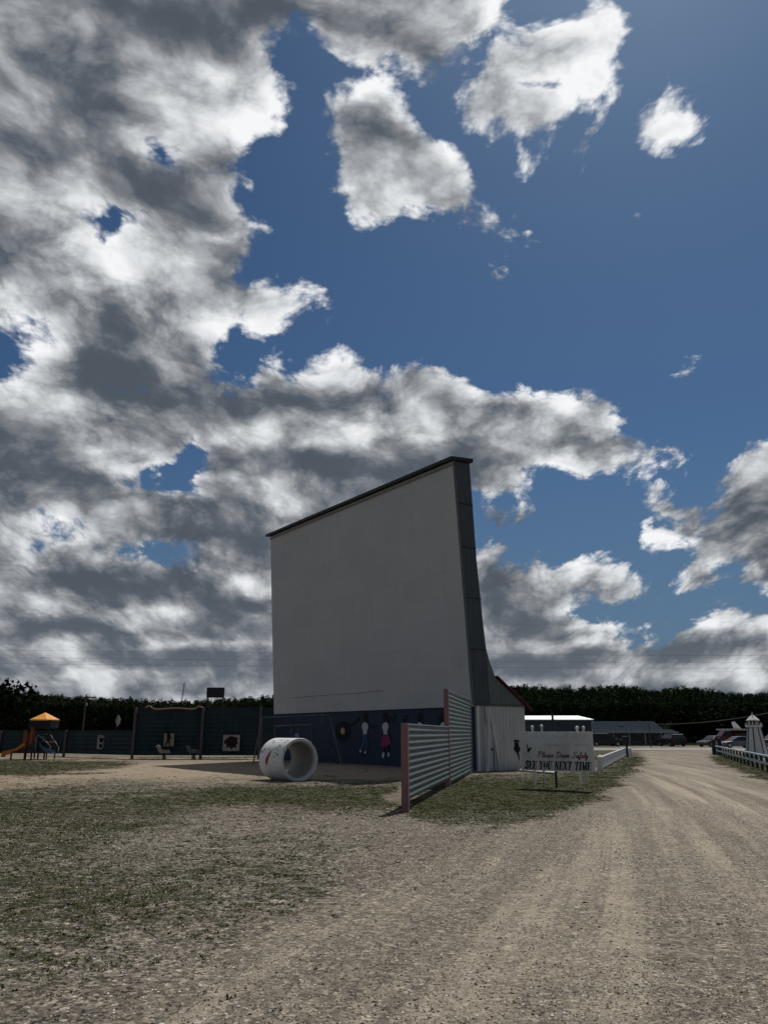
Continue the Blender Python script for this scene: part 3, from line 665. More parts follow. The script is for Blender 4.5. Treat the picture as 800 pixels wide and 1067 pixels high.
# ---------------------------------------------------------------- cars
M_tyre = mat("tyre_rubber", (.015, .015, .015), .85, .2, 8)
M_rim = mat("wheel_rim", (.35, .35, .36), .35, .1, 5, metal=.8)
M_lamp = mat("lamp_glass", (.5, .5, .48), .2, .05, 4, spec=.6)
M_tail = mat("tail_lamp", (.25, .015, .012), .3, .1, 4)
M_chrome = mat("chrome", (.6, .6, .6), .2, .05, 4, metal=1.0)
def paint(name, c): return mat(name, c, .30, .06, 1, spec=.35)
def car(x, y, rz, L, W, H, kind, m, label, group="cars parked across the road"):
    """front points to +X of its own frame"""
    t = empty("parked_car" if kind != 'pickup' else "pickup_truck", (x, y, 0), rz, label, "car" if kind != 'pickup' else "truck", group)
    l = L / 2; g = .22; belt = H * .62
    if kind == 'suv': body = [(-l, g + .12), (-l, belt), (l * .46, belt), (l * .92, belt * .88), (l, belt * .72), (l, g + .1), (l * .9, g), (-l * .95, g)]; cab = [(-l * .96, belt), (-l * .86, H * .97), (-l * .7, H), (l * .12, H), (l * .22, H * .96), (l * .50, belt)]
    elif kind == 'pickup': body = [(-l, g + .2), (-l, belt), (l * .40, belt), (l * .92, belt * .93), (l, belt * .78), (l, g + .15), (l * .9, g + .05), (-l * .95, g + .05)]; cab = [(-l * .18, belt), (-l * .12, H), (l * .18, H), (l * .42, belt)]
    else: body = [(-l, g + .15), (-l * .98, belt * .92), (-l * .6, belt), (l * .40, belt), (l * .9, belt * .82), (l, belt * .62), (l, g + .1), (l * .92, g), (-l * .95, g)]; cab = [(-l * .72, belt), (-l * .42, H * .97), (-l * .2, H), (l * .08, H * .98), (l * .48, belt)]
    w = W / 2
    bd = MB().prism([(a, -w, b) for a, b in body], (0, W, 0))
    tw = w * .80                                             # greenhouse leans in
    vs = []
    for sgn in (-1, 1):
        for a, b in cab: vs.append((a, sgn * (w * .97 if b <= belt + .01 else tw), b))
    n = len(cab)
    bd.add(vs, [tuple(range(n)), tuple(range(n, 2 * n))[::-1]] + [(i, (i + 1) % n, n + (i + 1) % n, n + i) for i in range(n)])
    bd.build("body", m, t, bevel=.05)
    # side windows
    for sgn in (-1, 1):
        xs_ = [a for a, b in cab]; x0, x1 = min(xs_), max(xs_)
        mb = MB(); cx_ = sum(xs_) / n
        ps = []
        for a, b in cab:
            bb = belt + (b - belt) * .86 + .04; aa = cx_ + (a - cx_) * .86
            k = (bb - belt) / (H - belt); ps.append((aa, sgn * (w * .97 + (tw - w * .97) * k + .012), bb))
        mb.prism(ps, (0, sgn * .01, 0)).build("side_window", M_dark, t)
    f0, f1 = cab[-1], cab[-2]; r0, r1 = cab[0], cab[1]
    for (lo, hi), nm, sg in (((f0, f1), "windscreen", 1), ((r0, r1), "rear_window", -1)):
        q = [(lo[0] + (hi[0] - lo[0]) * .1 + sg * .03, lo[1] + (hi[1] - lo[1]) * .1), (lo[0] + (hi[0] - lo[0]) * .88 + sg * .03, lo[1] + (hi[1] - lo[1]) * .88)]
        MB().add([(q[0][0], -w * .86, q[0][1]), (q[0][0], w * .86, q[0][1]), (q[1][0], tw * .9, q[1][1]), (q[1][0], -tw * .9, q[1][1])], [(0, 1, 2, 3)]).build(nm, M_dark, t)
    for sx in (-.62, .62):
        for sy in (-1, 1):
            wl = MB().cyl((l * sx, sy * (w - .2), .33), (l * sx, sy * (w + .02), .33), .33, n=16).build("wheel", M_tyre, t)
            MB().cyl((l * sx, sy * (w + .0), .33), (l * sx, sy * (w + .035), .33), .19, n=12).build("rim", M_rim, wl)
    for sy in (-1, 1):
        MB().box((l * .99, sy * w * .72, belt * .72), (.08, .34, .16)).build("headlight", M_lamp, t)
        MB().box((-l * 1.0, sy * w * .82, belt * .82), (.06, .2, .22)).build("tail_light", M_tail, t)
        MB().box((cab[-1][0] - .1, sy * (w + .1), belt + .06), (.14, .18, .13)).build("mirror", m, t)
    MB().box((l * 1.0, 0, .42), (.12, W * .92, .2)).build("bumper", M_chrome if kind == 'pickup' else m, t)
    MB().box((-l * 1.0, 0, .42), (.12, W * .92, .2)).build("bumper", M_chrome if kind == 'pickup' else m, t)
    return t
Yc = 111.0
P_blk = paint("black_car_paint", (.010, .011, .013)); P_blu = paint("steel_blue_car_paint", (.10, .13, .17)); P_red = paint("red_car_paint", (.16, .015, .015))
P_dk = paint("dark_green_car_paint", (.012, .018, .016)); P_gr = paint("grey_car_paint", (.05, .052, .055))
car(AT(629, 770, 112).x, 112, R(8), 5.0, 1.9, 1.72, 'suv', P_blk, "black people carrier parked in front of the porch, nose to the right, beside the sign")
car(AT(699, 770, 112).x, 112, R(98), 4.6, 2.0, 1.66, 'suv', P_dk, "dark boxy off-roader parked at the right end of the shop, seen from behind")
car(AT(767, 772, 100).x, 100, R(184), 4.5, 1.8, 1.38, 'sedan', P_blu, "silver-blue sedan parked left of the miniature lighthouse")
car(AT(742, 770, 108).x, 108, R(205), 4.2, 1.8, 1.45, 'sedan', P_gr, "dark grey sedan parked between the road corner and the blue sedan")
car(AT(756, 766, 118).x, 118, R(182), 5.4, 2.0, 2.1, 'pickup', P_red, "red pickup truck parked behind the blue sedan")
car(AT(806, 770, 109).x, 109, R(176), 4.8, 1.9, 1.6, 'suv', P_red, "dark red estate car at the right edge behind the lighthouse")
# snack stand with a white-edged flat roof and a tilted white board on top
def stand():
    Y = 124.0; a, b = AT(757, 762, Y), AT(779, 762, Y)
    t = empty("snack_stand", ((a.x + b.x) / 2, Y, 0), 0, "small dark stand with a white edged flat roof behind the parked cars", "stand")
    w = (b.x - a.x) / 2; z = AT(760, 761, Y).z
    MB().prism([(-w, 0, 0), (w, 0, 0), (w, 0, z), (-w, 0, z)], (0, 3, 0)).build("wall", mat("dark_red_boards", (.06, .015, .015), .8), t)
    MB().box((0, 1, z + .12), (2 * w + .6, 4.6, .24)).build("roof", M_white, t)
    MB().box((.3, -.05, z * .6), (w, .1, .7)).build("hatch", M_dark, t)
    p = AT(764, 752.5, Y); q = AT(769, 759.5, Y)
    MB().prism([(p.x - t.location.x - .25, .2, p.z), (p.x - t.location.x + .25, .2, p.z + .1), (q.x - t.location.x + .5, .2, z + .24), (q.x - t.location.x - .6, .2, z + .24)], (0, .12, 0)).build("roof_board", M_white, t)
stand()
# ---------------------------------------------------------------- screen tower
Rp = Vector((4.2537, 38.6378, 0)); WV = Vector((-.58946, .8078, 0)); BV = Vector((.8078, .58946, 0)); SW = 20.0
def S(s, d, z): return Vector((0, 0, 0)) + WV * s + BV * d + Vector((0, 0, z))
def side_pt(px, py):
    r = ray(px, py); o = Vector((0, 0, CAMH)); t = (Rp - Vector((0, 0, 0))).dot(WV) / Vector((r.x, r.y, 0)).dot(WV)
    P = o + r * t; return (P - Rp).dot(BV), P.z
def face_pt(px, py):
    r = ray(px, py); o = Vector((0, 0, CAMH)); t = Rp.dot(-BV) / Vector((r.x, r.y, 0)).dot(-BV)
    P = o + r * t; return (P - Rp).dot(WV), P.z
def uvplane(o, fn):
    me = o.data; uv = me.uv_layers.new(name="UVMap")
    for lp in me.loops: uv.data[lp.index].uv = fn(me.vertices[lp.vertex_index].co)
def face_fn(N, p, c, b):
    uv = N.new('ShaderNodeTexCoord').outputs['UV']
    br = N.new('ShaderNodeTexBrick'); N.put(br.inputs['Vector'], uv); br.offset = .5
    br.inputs['Scale'].default_value = 1.0; br.inputs['Brick Width'].default_value = 2.44; br.inputs['Row Height'].default_value = 1.22
    br.inputs['Mortar Size'].default_value = .012; br.inputs['Mortar Smooth'].default_value = .4
    br.inputs['Color1'].default_value = (1, 1, 1, 1); br.inputs['Color2'].default_value = (.94, .94, .93, 1); br.inputs['Mortar'].default_value = (.80, .79, .77, 1)
    c = N.mix(1.0, c, br.outputs['Color'], 'MULTIPLY')
    st = N.noise(N.vmath('MULTIPLY', uv, (1.6, .16, 1)), 1.0, 6, .65)
    c = N.mix(N.mapr(st, .5, .75, 0, .20), c, (.29, .29, .28))
    bl = N.noise(uv, .22, 4, .6)
    c = N.mix(N.mapr(bl, .4, .65, 0, .16), c, (.34, .35, .36))
    sm = N.noise(uv, 3.1, 4, .5)
    return N.mix(N.mapr(sm, .73, .76, 0, .4), c, (.16, .15, .14))
M_face = mat("screen_panels", (.46, .468, .475), .85, .04, .3, fn=face_fn, spec=.2)
def ribs(name, col, sc, axis_=0, depth=.02, rough=.6, dirt=None, sharp=True):
    def f(N, p, c, b):
        uv = N.new('ShaderNodeTexCoord').outputs['UV']
        w = N.new('ShaderNodeTexWave', wave_type='BANDS', bands_direction='X' if axis_ == 0 else 'Y', wave_profile='SIN')
        N.put(w.inputs['Vector'], uv); w.inputs['Scale'].default_value = sc
        h = N.mapr(w.outputs['Fac'], .7, .95) if sharp else w.outputs['Fac']
        bp = N.new('ShaderNodeBump'); bp.inputs['Distance'].default_value = depth; N.put(bp.inputs['Height'], h); N.put(b.inputs['Normal'], bp.outputs[0])
        c = N.mix(N.mapr(h, 0, 1, .0, .22), c, N.mix(1.0, c, (.55, .55, .55), 'MULTIPLY'))
        st = N.noise(N.vmath('MULTIPLY', uv, (2.5, .35, 1)), 1.0, 6, .65)
        return N.mix(N.mapr(st, .5, .75, 0, .5), c, dirt or tuple(k * .5 for k in col))
    return mat(name, col, rough, .08, .6, fn=f)
M_side = ribs("dark_grey_siding", (.058, .070, .077), 1.1)
M_sidel = ribs("grey_green_siding", (.115, .135, .135), 1.1)
M_ann = ribs("white_metal_siding", (.44, .445, .435), 1.3, dirt=(.28, .27, .24))
M_blue = ribs("blue_metal_siding", (.007, .022, .056), 1.6)
M_cap = mat("dark_roof_trim", (.018, .018, .02), .6, .2, 3)
M_redtrim = mat("red_trim", (.14, .02, .02), .6, .15, 3)
tower = empty("drive_in_screen", Rp, 0, "huge blank white drive-in movie screen tower with blue mural wall at its foot", "movie screen")
HB, HT, LN = 3.007, 15.42, -.835
fq = MB().add([S(0, 0, HB), S(SW, 0, HB), S(SW, LN, HT), S(0, LN, HT), S(0, .16, HB), S(SW, .16, HB), S(SW, LN + .16, HT), S(0, LN + .16, HT)],
              [(0, 1, 2, 3), (4, 7, 6, 5), (0, 4, 5, 1), (0, 3, 7, 4), (1, 5, 6, 2), (3, 2, 6, 7)]).build("screen", M_face, tower)
uvs = lambda co: (co.dot(WV), co.z)
uvd = lambda co: (co.dot(BV) + co.dot(WV), co.z)
uvplane(fq, uvs)
sm = MB()
for (sa, za), (sb, zb) in zip([(17.5, 4.0), (12.5, 4.02), (9.5, 4.0), (8.2, 4.05)], [(12.5, 4.02), (9.5, 4.0), (8.2, 4.05), (7.2, 4.03)]):
    lean = lambda z: LN * (z - HB) / (HT - HB) - .006
    sm.bar(S(sa, lean(za), za), S(sb, lean(zb), zb), .012, .035)
sm.build('open_seam', mat('seam_grey', (.22, .22, .22), .8), tower)  # thin grey bars drawn as the crack line low on the face
prof_b = [(.295, HT + .1), (.353, 14.57), (.576, 10.3), (.865, 7.19), (1.033, 5.76), (1.30, 5.05), (1.586, 4.45)]
# dark end panels, with overlapping sheet joints
for s0, s1 in ((.003, -.06), (SW + .06, SW - .003)):
    poly = [S(s0, .04, HB + .09), S(s0, LN + .03, HT)] + [S(s0, d, z) for d, z in prof_b[:5]] + [S(s0, 1.19, HB + .09)]
    uvplane(MB().prism(poly, WV * (s1 - s0)).build("end_panel", M_side, tower), uvd)
    poly = [S(s0, 1.19, HB + .09), S(s0, 1.033, 5.76), S(s0, 1.30, 5.05), S(s0, 1.586, 4.45), S(s0, 3.85, 2.86), S(s0, 3.62, 2.86), S(s0, 3.6, HB + .0)][:5] + [S(s0, 3.62, HB - .1)]
    poly = [S(s0, 1.192, HB + .09), S(s0, 1.035, 5.76), S(s0, 1.30, 5.05), S(s0, 1.586, 4.45), S(s0, 3.60, 3.09)]
    uvplane(MB().prism(poly, WV * (s1 - s0) * .9).build("end_panel", M_sidel, tower), uvd)
for z in (5.76, 8.3, 10.9, 13.2):
    db = np.interp(z, [p[1] for p in prof_b[::-1]], [p[0] for p in prof_b[::-1]]); df = LN * (z - HB) / (HT - HB)
    MB().bar(S(-.075, df + .02, z), S(-.075, db, z), .03, .05).build("sheet_joint", M_cap, tower)
# back skin
bk = MB(); pb = [(.295, HT + .1), (.353, 14.57), (.576, 10.3), (.865, 7.19), (1.033, 5.76), (1.30, 5.05), (1.586, 4.45)]
for (d0, z0), (d1, z1) in zip(pb[:-1], pb[1:]):
    bk.add([S(.0, d0, z0), S(SW, d0, z0), S(SW, d1, z1), S(.0, d1, z1)], [(0, 1, 2, 3)])
bk.build("back_wall", M_side, tower)
MB().prism([S(-.22, LN - .28, HT + .0), S(-.22, LN - .28, HT + .17), S(-.22, .42, HT + .34), S(-.22, .42, HT + .13)], WV * (SW + .44)).build("top_cap", M_cap, tower)
MB().bar(S(-.02, LN - .06, HT - .17), S(SW, LN - .06, HT - .17), .1, .07).build("gutter", mat("pale_strip", (.22, .22, .22), .7), tower)
MB().bar(S(-.09, LN + .02, HT), S(-.09, .03, HB + .05), .05, .06).build("corner_trim", mat("corner_trim", (.12, .14, .15), .6), tower)
# low annex behind: end wall, roof, red verge
uvplane(MB().prism([S(0, .20, 0), S(0, 3.60, 0), S(0, 3.60, 3.07), S(0, .20, 3.07)], WV * SW).build("annex_wall", M_ann, tower), uvd)
MB().prism([S(-.1, 1.60, 4.42), S(-.1, 3.95, 2.86), S(-.1, 3.95, 2.94), S(-.1, 1.60, 4.50)], WV * (SW + .2)).build("annex_roof", M_roofb, tower)
MB().bar(S(-.13, 1.62, 4.50), S(-.13, 4.0, 2.90), .05, .14, up=WV).build("verge_board", M_redtrim, tower)
MB().bar(S(-.07, .2, 3.08), S(-.07, 3.6, 3.08), .05, .07).build("flashing", M_side, tower)
bw = MB().prism([S(.02, .10, .05), S(SW, .10, .05), S(SW, .10, HB - .003), S(.02, .10, HB - .003)], BV * .095).build("mural_wall", M_blue, tower); uvplane(bw, uvs)
MB().prism([S(.0, .05, HB - .02), S(SW, .05, HB - .02), S(SW, .05, HB + .0), S(.0, .05, HB + .0)], BV * .05)  # (soffit is part of the screen thickness)
# door, frame and A-shaped prop boards on the end wall
def sd(px): return side_pt(px, 790)[0]
dr = MB().prism([S(-.03, sd(505), .06), S(-.03, sd(512.6), .06), S(-.03, sd(512.6), 2.05), S(-.03, sd(505), 2.05)], WV * .025).build("door", mat("pale_door", (.50, .53, .55), .6, .08), tower)
MB().box(S(-.07, sd(511.6), 1.0), (.05, .05, .12)).build("handle", M_cap, dr)
MB().bar(S(-.04, sd(516), .03), S(-.04, sd(516), 2.15), .05, .22, up=BV).bar(S(-.04, sd(512.8), 2.15), S(-.04, sd(517.6), 2.15), .06).build("door_frame", M_ann, tower)
MB().bar(S(-.16, sd(508.5), 3.0), S(-.30, sd(515), .0), .05, .16, up=WV).build("prop_board", M_white, tower)
MB().bar(S(-.20, sd(507.5), 2.9), S(-.34, sd(502.2), .0), .05, .16, up=WV).build("prop_board", M_white, tower)
MB().bar(S(-.09, sd(497.6), .0), S(-.09, sd(497.6), 3.02), .06, .12, up=BV).bar(S(-.1, sd(508.3), 2.35), S(-.1, sd(508.3), 3.0), .05, .3, up=BV).build("corner_board", M_white, tower)
# hat-wearing painted figure on the white end wall
def poly_on_side(name, pts, m, off=-.02):
    return MB().prism([S(off, *side_pt(x, y)) for x, y in pts], WV * .006).build(name, m, tower)
M_blk = mat("black_mural_paint", (.006, .006, .008), .8, .1, 4)
MB_ = MB()
for pts in ([(534.5,771.5),(537.5,770.8),(540.5,771.3),(540.5,773),(535.5,773.2)], [(535.8,773.5),(539.6,773.4),(540,777),(541.6,779.5),(541.2,782.5),(538.6,785.5),(536,782.5),(534.6,780),(535.6,777)], [(538.6,785),(540.4,784.6),(540.8,792),(540.2,792)]):
    MB_.prism([S(-.02, *side_pt(x, y)) for x, y in pts], WV * .006)
MB_.build("painted_figure", M_blk, tower)
# mural: record with arm, dancers and notes, painted boards fixed on the blue wall
M_mwhite = mat("mural_white", (.44, .44, .43), .8, .1, 4); M_jean = mat("mural_jeans", (.035, .08, .14), .8, .2, 4)
M_mag = mat("mural_magenta", (.20, .03, .10), .8, .15, 4); M_cream = mat("mural_cream", (.42, .34, .18), .8, .1, 4); M_skin = mat("mural_skin", (.016, .012, .012), .8, .1, 4)
def F2(x, y): return face_pt(x, y)
def smooth(pts, it=2):
    for _ in range(it):
        q = []
        for a, b in zip(pts, pts[1:] + pts[:1]):
            q += [(a[0] * .75 + b[0] * .25, a[1] * .75 + b[1] * .25), (a[0] * .25 + b[0] * .75, a[1] * .25 + b[1] * .75)]
        pts = q
    return pts
def mural(name, shapes, parent=tower):
    root = None
    for i, (nm, m, polys) in enumerate(shapes):
        mb = MB()
        for pp in polys:
            mb.prism([S(*((lambda s, z: (s, .085 - .006 * i, z))(*F2(x, y)))) for x, y in smooth(pp)], BV * -.005)
        o = mb.build(nm if root else name, m, root or parent)
        root = root or o
    return root
def circ(cx, cy, rx, ry, n=20): return [(cx + rx * math.cos(2 * math.pi * k / n), cy + ry * math.sin(2 * math.pi * k / n)) for k in range(n)]
mural("painted_record", [("disc", M_blk, [circ(356, 761.7, 8, 10.6)]), ("record_label", M_cream, [circ(356, 761.7, 2.2, 3.6, 12)])])
mural("tone_arm", [("tone_arm", M_blk, [[(362,756),(370,750.5),(369.6,748.6),(373,746.6),(374,749.5),(371.5,752.5),(364,758)]])])
def dancer(cx, skirt, up=0, flip=1, full=True):
    f = lambda x, y: (cx + flip * x, y)
    hair = [[f(-2.6,745.6),f(-1.4,742.6),f(1.6,742.6),f(3.0,745.5),f(2.6,749.5),f(3.2,753.2),f(.6,752.6),f(-1.6,752.4),f(-2.2,749)]]
    shirt = [[f(-2.6,754),f(-.6,752.2),f(1.6,753),f(3.2,755),f(3.6,758.5),f(2.2,761.5),f(2,765.4),f(-2,765.4),f(-1.8,761),f(-3.4,757.5)]]
    arms = [[f(2.4,754.6),f(6,756.2),f(10,755.4),f(14,755.2),f(14,757.4),f(9,758),f(5,758.4),f(2.4,757)]] if up == 0 else [[f(-2,755),f(-4.5,751),f(-6,746),f(-4.6,745.6),f(-2.6,750),f(-.8,753.6)]]
    sh = [("hair", M_blk, hair), ("arms", M_skin, arms), ("shirt", M_mwhite, shirt)]
    if full:
        if skirt: sh += [("legs", M_skin, [[f(-3,776),f(-1,776.5),f(-2.4,786),f(-4.4,786)],[f(1,776.5),f(2.6,776),f(2.6,787),f(.6,787)]]), ("skirt", M_mag, [[f(-2,765.2),f(2,765.2),f(4,769),f(4.6,774),f(2.4,779.4),f(.2,777.6),f(-3.2,776.4),f(-6.6,774.8),f(-5,770.5),f(-4,767)]]),
                        ("boots", M_mwhite, [[f(-4.8,784.4),f(-2.4,783.6),f(-2.2,788),f(-4.6,789)],[f(.8,783.6),f(2.8,783.8),f(3.8,788),f(2,791),f(.8,788)]])]
        else: sh += [("jeans", M_jean, [[f(-2,765.2),f(2.2,765.2),f(2.6,771),f(3.4,777),f(2.0,783),f(.2,783),f(1,777),f(-.2,772),f(-1,777),f(-3.6,782.6),f(-5,781.6),f(-2.8,776),f(-2.4,770)]]),
                     ("shoes", M_mwhite, [[f(-5.2,781),f(-3.4,781.6),f(-3.2,784.4),f(-5.2,783.8)],[f(-.2,782.8),f(2,782.8),f(1.2,785.6),f(-.8,785.2)]]), ("shadow", M_blk, [[f(-4,784.2),f(0,785.2),f(.6,787),f(-2,787.6)]])]
    return sh
mural("painted_dancer", dancer(379, False)); mural("painted_dancer", dancer(400.5, True, 1, -1)); mural("painted_dancer", dancer(436, True, 0, 1, False)); mural("painted_dancer", dancer(460.5, True, 1, 1, False))
def note(x, y): return [circ(x - 1.6, y + 2.6, 1.5, 1.9, 10), [(x - .6, y + 2.6), (x - .2, y - 3.6), (x + .6, y - 3.6), (x + .2, y + 2.6)], [(x - .2, y - 3.6), (x + 3, y - 2.0), (x + 2.6, y - .4), (x, y - 2)]]
mural("painted_note", [("note", M_blk, note(410, 747.4))]); mural("painted_note", [("note", M_blk, note(421, 748))])
# ---------------------------------------------------------------- corrugated fences
def corr_fn(col, dk, pitch):
    return ribs("", col, 1)
M_corr = mat("pale_blue_green_sheet", (.115, .136, .138), .55, .1, 1.2, dirt=((.09, .10, .095), .6), spec=.35)
M_teal = mat("dark_teal_sheet", (.027, .044, .053), .6, .12, 1.0, dirt=((.010, .018, .022), .6), spec=.05)
M_pink = mat("faded_pink_post", (.24, .135, .145), .8, .12, 3, dirt=((.12, .07, .07), .5), bump=.3)
M_postg = mat("weathered_pinkish_post", (.10, .078, .078), .85, .15, 3)
def corr_sheet(a, b, z0, z1, depth=.035, pitch=.16, th=.0):
    """horizontal trapezoid corrugation between ground points a and b"""
    a, b = Vector(a), Vector(b); d = (b - a).normalized(); n = Vector((d.y, -d.x, 0)); mb = MB(); prof = []
    z = z0
    while z < z1 - .001:
        for f, o in ((0, 0), (.10, 0), (.42, 1), (.58, 1), (.9, 0)):
            zz_ = z + f * pitch
            if zz_ <= z1: prof.append((zz_, o * depth))
        z += pitch
    prof.append((z1, 0)); N_ = len(prof); vs = []
    for p in (a, b):
        for zz_, o in prof: vs.append(p + n * o + Vector((0, 0, zz_)))
    k = len(vs)
    for p in (a, b):
        for zz_, o in prof: vs.append(p + n * (o - .012) + Vector((0, 0, zz_)))
    fs = []
    for i in range(N_ - 1): fs += [(i, i + 1, N_ + i + 1, N_ + i), (k + i, k + N_ + i, k + N_ + i + 1, k + i + 1)]
    fs += [(N_ - 1, k + N_ - 1, k + 2 * N_ - 1, 2 * N_ - 1), (0, N_, k + N_, k)]
    mb.add(vs, fs); return mb
A0, B0 = Vector((.50, 19.2, 0)), Vector((4.10, 37.6, 0)); C0 = A0 + (B0 - A0) * .487
loc = A0.copy()
fence = empty("corrugated_fence", loc, 0, "pale blue-green corrugated metal wing fence with pink posts, stepping up towards the screen", "fence")
pa, pc, pb_ = A0 - loc, C0 - loc, B0 - loc
dn = (B0 - A0).normalized(); nn = Vector((dn.y, -dn.x, 0))
def zat(py, P): return CAMH + (HZ - py) / 838 * P.y
corr_sheet(pa + dn * .12 + nn * .02, pc, .24, zat(755.5, A0), pitch=.150, depth=.019).build("low_panel", M_corr, fence)
corr_sheet(pc + nn * .02, pb_, .10, 3.22, pitch=.150, depth=.019).build("tall_panel", M_corr, fence)
zt = zat(755, A0) + .02
MB().box(pa + Vector((0, 0, zt / 2 - .08)), (.15, .17, zt + .16), math.atan2(dn.y, dn.x)).build("post", M_pink, fence, bevel=.008)
MB().box(pc + Vector((0, 0, 1.6)) - nn * .05, (.16, .17, 3.34), math.atan2(dn.y, dn.x)).build("post", M_pink, fence, bevel=.008)
MB().box(pb_ + Vector((0, 0, 1.6)) - nn * .1, (.12, .12, 3.2), math.atan2(dn.y, dn.x)).build("post", M_white, fence)
MB().bar(pa + Vector((0, 0, zat(755.5, A0) + .02)) + dn * .1, pc + Vector((0, 0, zat(755.5, A0) + .02)), .07, .03).bar(pc + Vector((0, 0, 3.24)), pb_ + Vector((0, 0, 3.24)), .07, .03).build("top_cap", M_trim, fence)
for z in (.5, 1.6): MB().bar(pa + Vector((0, 0, z)) - nn * .05, pb_ + Vector((0, 0, z)) - nn * .05, .05, .09).build("back_rail", M_postg, fence)
# far fence round the play field
def far_fence(pts, z1, label, posts):
    o = Vector((pts[0][0], pts[0][1], 0)); f = empty("boundary_fence", o, 0, label, "fence", "dark teal sheet fences round the play field")
    for (x0, y0), (x1, y1) in zip(pts[:-1], pts[1:]):
        corr_sheet(Vector((x0, y0, 0)) - o, Vector((x1, y1, 0)) - o, .25, z1, pitch=.30, depth=.05).build("sheet_panel", M_teal, f)
    for x, y, h in posts:
        MB().bar((x - o.x, y - o.y - .12, -.1), (x - o.x + .0, y - o.y - .12, h), .17, .17).build("post", M_postg, f)
    for (x0, y0), (x1, y1) in zip(pts[:-1], pts[1:]):
        MB().bar(Vector((x0, y0, z1 + .02)) - o, Vector((x1, y1, z1 + .02)) - o, .08, .05).build("top_cap", M_teal, f)
gx = lambda px, Y: (px - 400) / 838 * Y
far_fence([(gx(-420, 64), 64), (gx(-120, 64), 64), (gx(70, 62.5), 62.5), (gx(139, 57.6), 57.6)], 1.92, "long low stretch of dark teal fence at the left, behind the play tower", [(gx(2, 63), 63, 1.95), (gx(70, 62.5), 62.5, 2.0), (gx(-120, 64), 64, 1.95)])
far_fence([(gx(141, 57.3), 57.3), (gx(272, 57), 57), (gx(300, 58.6), 58.6)], 3.5, "tall stretch of dark teal fence between the low fence and the screen", [(gx(140.5, 57.2), 57.2, 3.55), (gx(211, 57), 57, 3.5), (gx(271, 57), 57, 3.6)])
# rope light draped along the tall fence
rl = MB(); pts = []
for i in range(25):
    t = i / 24; px = 152 + t * 60; y = 738.6 - 3.2 * math.exp(-((t - .06) / .06) ** 2) - 3.0 * math.exp(-((t - .93) / .06) ** 2) + .6 * math.sin(t * 9)
    p = AT(px, y, 56.9); pts.append(p)
o = rl.tube(pts, .06, 6).build("rope_light", mat("peach_rope", (.30, .16, .11), .6), smooth=True); tag(o, "peach coloured rope draped along the top of the tall teal fence", "rope")
# painted boards on the fence
M_board = mat("cream_board", (.26, .24, .16), .8, .12, 3); M_boardw = mat("grey_white_board", (.30, .29, .28), .8, .12, 3)
M_bred = mat("board_dark_red", (.022, .006, .007), .8); M_pinkb = mat("board_pink", (.22, .10, .08), .8)
def board(px0, px1, py0, py1, Y, m, label, shapes):
    a, b = AT(px0, py1, Y), AT(px1, py0, Y)
    t = empty("painted_board", (a.x, Y, a.z), 0, label, "sign board")
    MB().box(((b.x - a.x) / 2, 0, (b.z - a.z) / 2), (b.x - a.x, .04, b.z - a.z)).build("panel", m, t)
    for i, (nm, mm, polys) in enumerate(shapes):
        mb = MB()
        for pp in polys: mb.prism([((x - px0) / (px1 - px0) * (b.x - a.x), -.025 - .008 * i, (py1 - y) / (py1 - py0) * (b.z - a.z)) for x, y in smooth(pp, 1)], (0, -.005, 0))
        mb.build(nm, mm, t)
board(101, 111.5, 766, 780.5, 59.6, M_boardw, "small pale board with two dark shapes on the low teal fence", [("border", M_pinkb, [[(101.5,766.4),(111,766.4),(111,767.6),(101.5,767.6)]]), ("painted_shapes", M_blk, [[(102.6,768),(105,769.5),(107.5,768),(108.5,771),(106.8,774),(104,773.6)], [(104,775),(107.5,775.5),(108,779),(104.6,779.6),(103.6,777)]])])
board(170.5, 182, 764.3, 777.5, 56.7, M_board, "cream board painted with a dark striding figure on the tall fence", [("painted_figure", M_blk, [[(174,763.4),(176.6,763.2),(177.6,766),(179,769),(176.8,771),(178.6,777),(177,777),(175.8,772.6),(173.4,777),(171.8,776.6),(174.6,770),(173.2,767)]])])
board(232, 250.2, 765.8, 782.6, 56.7, M_boardw, "square grey-white board with a dark red galloping figure on the tall fence", [("painted_figure", M_bred, [[(233.5,771),(237,769),(239,766.8),(242,767.2),(245,768),(248.6,768.6),(247,771.5),(249,775),(246,776),(247.6,780),(244,778),(241,781.6),(239.6,777.6),(235,780),(236.8,776),(233,775)]])])
# spring riders
M_or = mat("orange_plastic", (.42, .15, .03), .45, .1, 2); M_wp = mat("white_plastic", (.26, .26, .25), .4, .1, 2); M_gp = mat("grey_green_plastic", (.08, .11, .11), .5, .1, 2)
def rider(px, Y, m1, m2, label):
    x = gx(px, Y); t = empty("spring_rider", (x, Y, 0), R(200), label, "spring rider")
    pts = [(.13 * math.cos(k * .8), .13 * math.sin(k * .8), .02 + k * .011) for k in range(36)]
    MB().tube(pts, .025, 6).build("spring", M_cap, t)
    MB().prism([(-.42,-.1,.42),(-.32,-.1,.66),(-.08,-.1,.60),(.16,-.1,.62),(.26,-.1,.90),(.46,-.1,.98),(.62,-.1,.86),(.50,-.1,.78),(.42,-.1,.56),(.24,-.1,.40)], (0, .2, 0)).build("body", m1, t, bevel=.03)
    MB().box((.02, 0, .64), (.3, .26, .06)).build("seat", m2, t, bevel=.02)
    MB().cyl((.24, -.22, .78), (.24, .22, .78), .02).build("handle", M_cap, t)
    MB().cyl((.05, -.26, .42), (.05, .26, .42), .02).build("footrest", M_cap, t)
rider(173, 55.8, M_wp, M_or, "small white and orange spring rider in front of the striding-figure board")
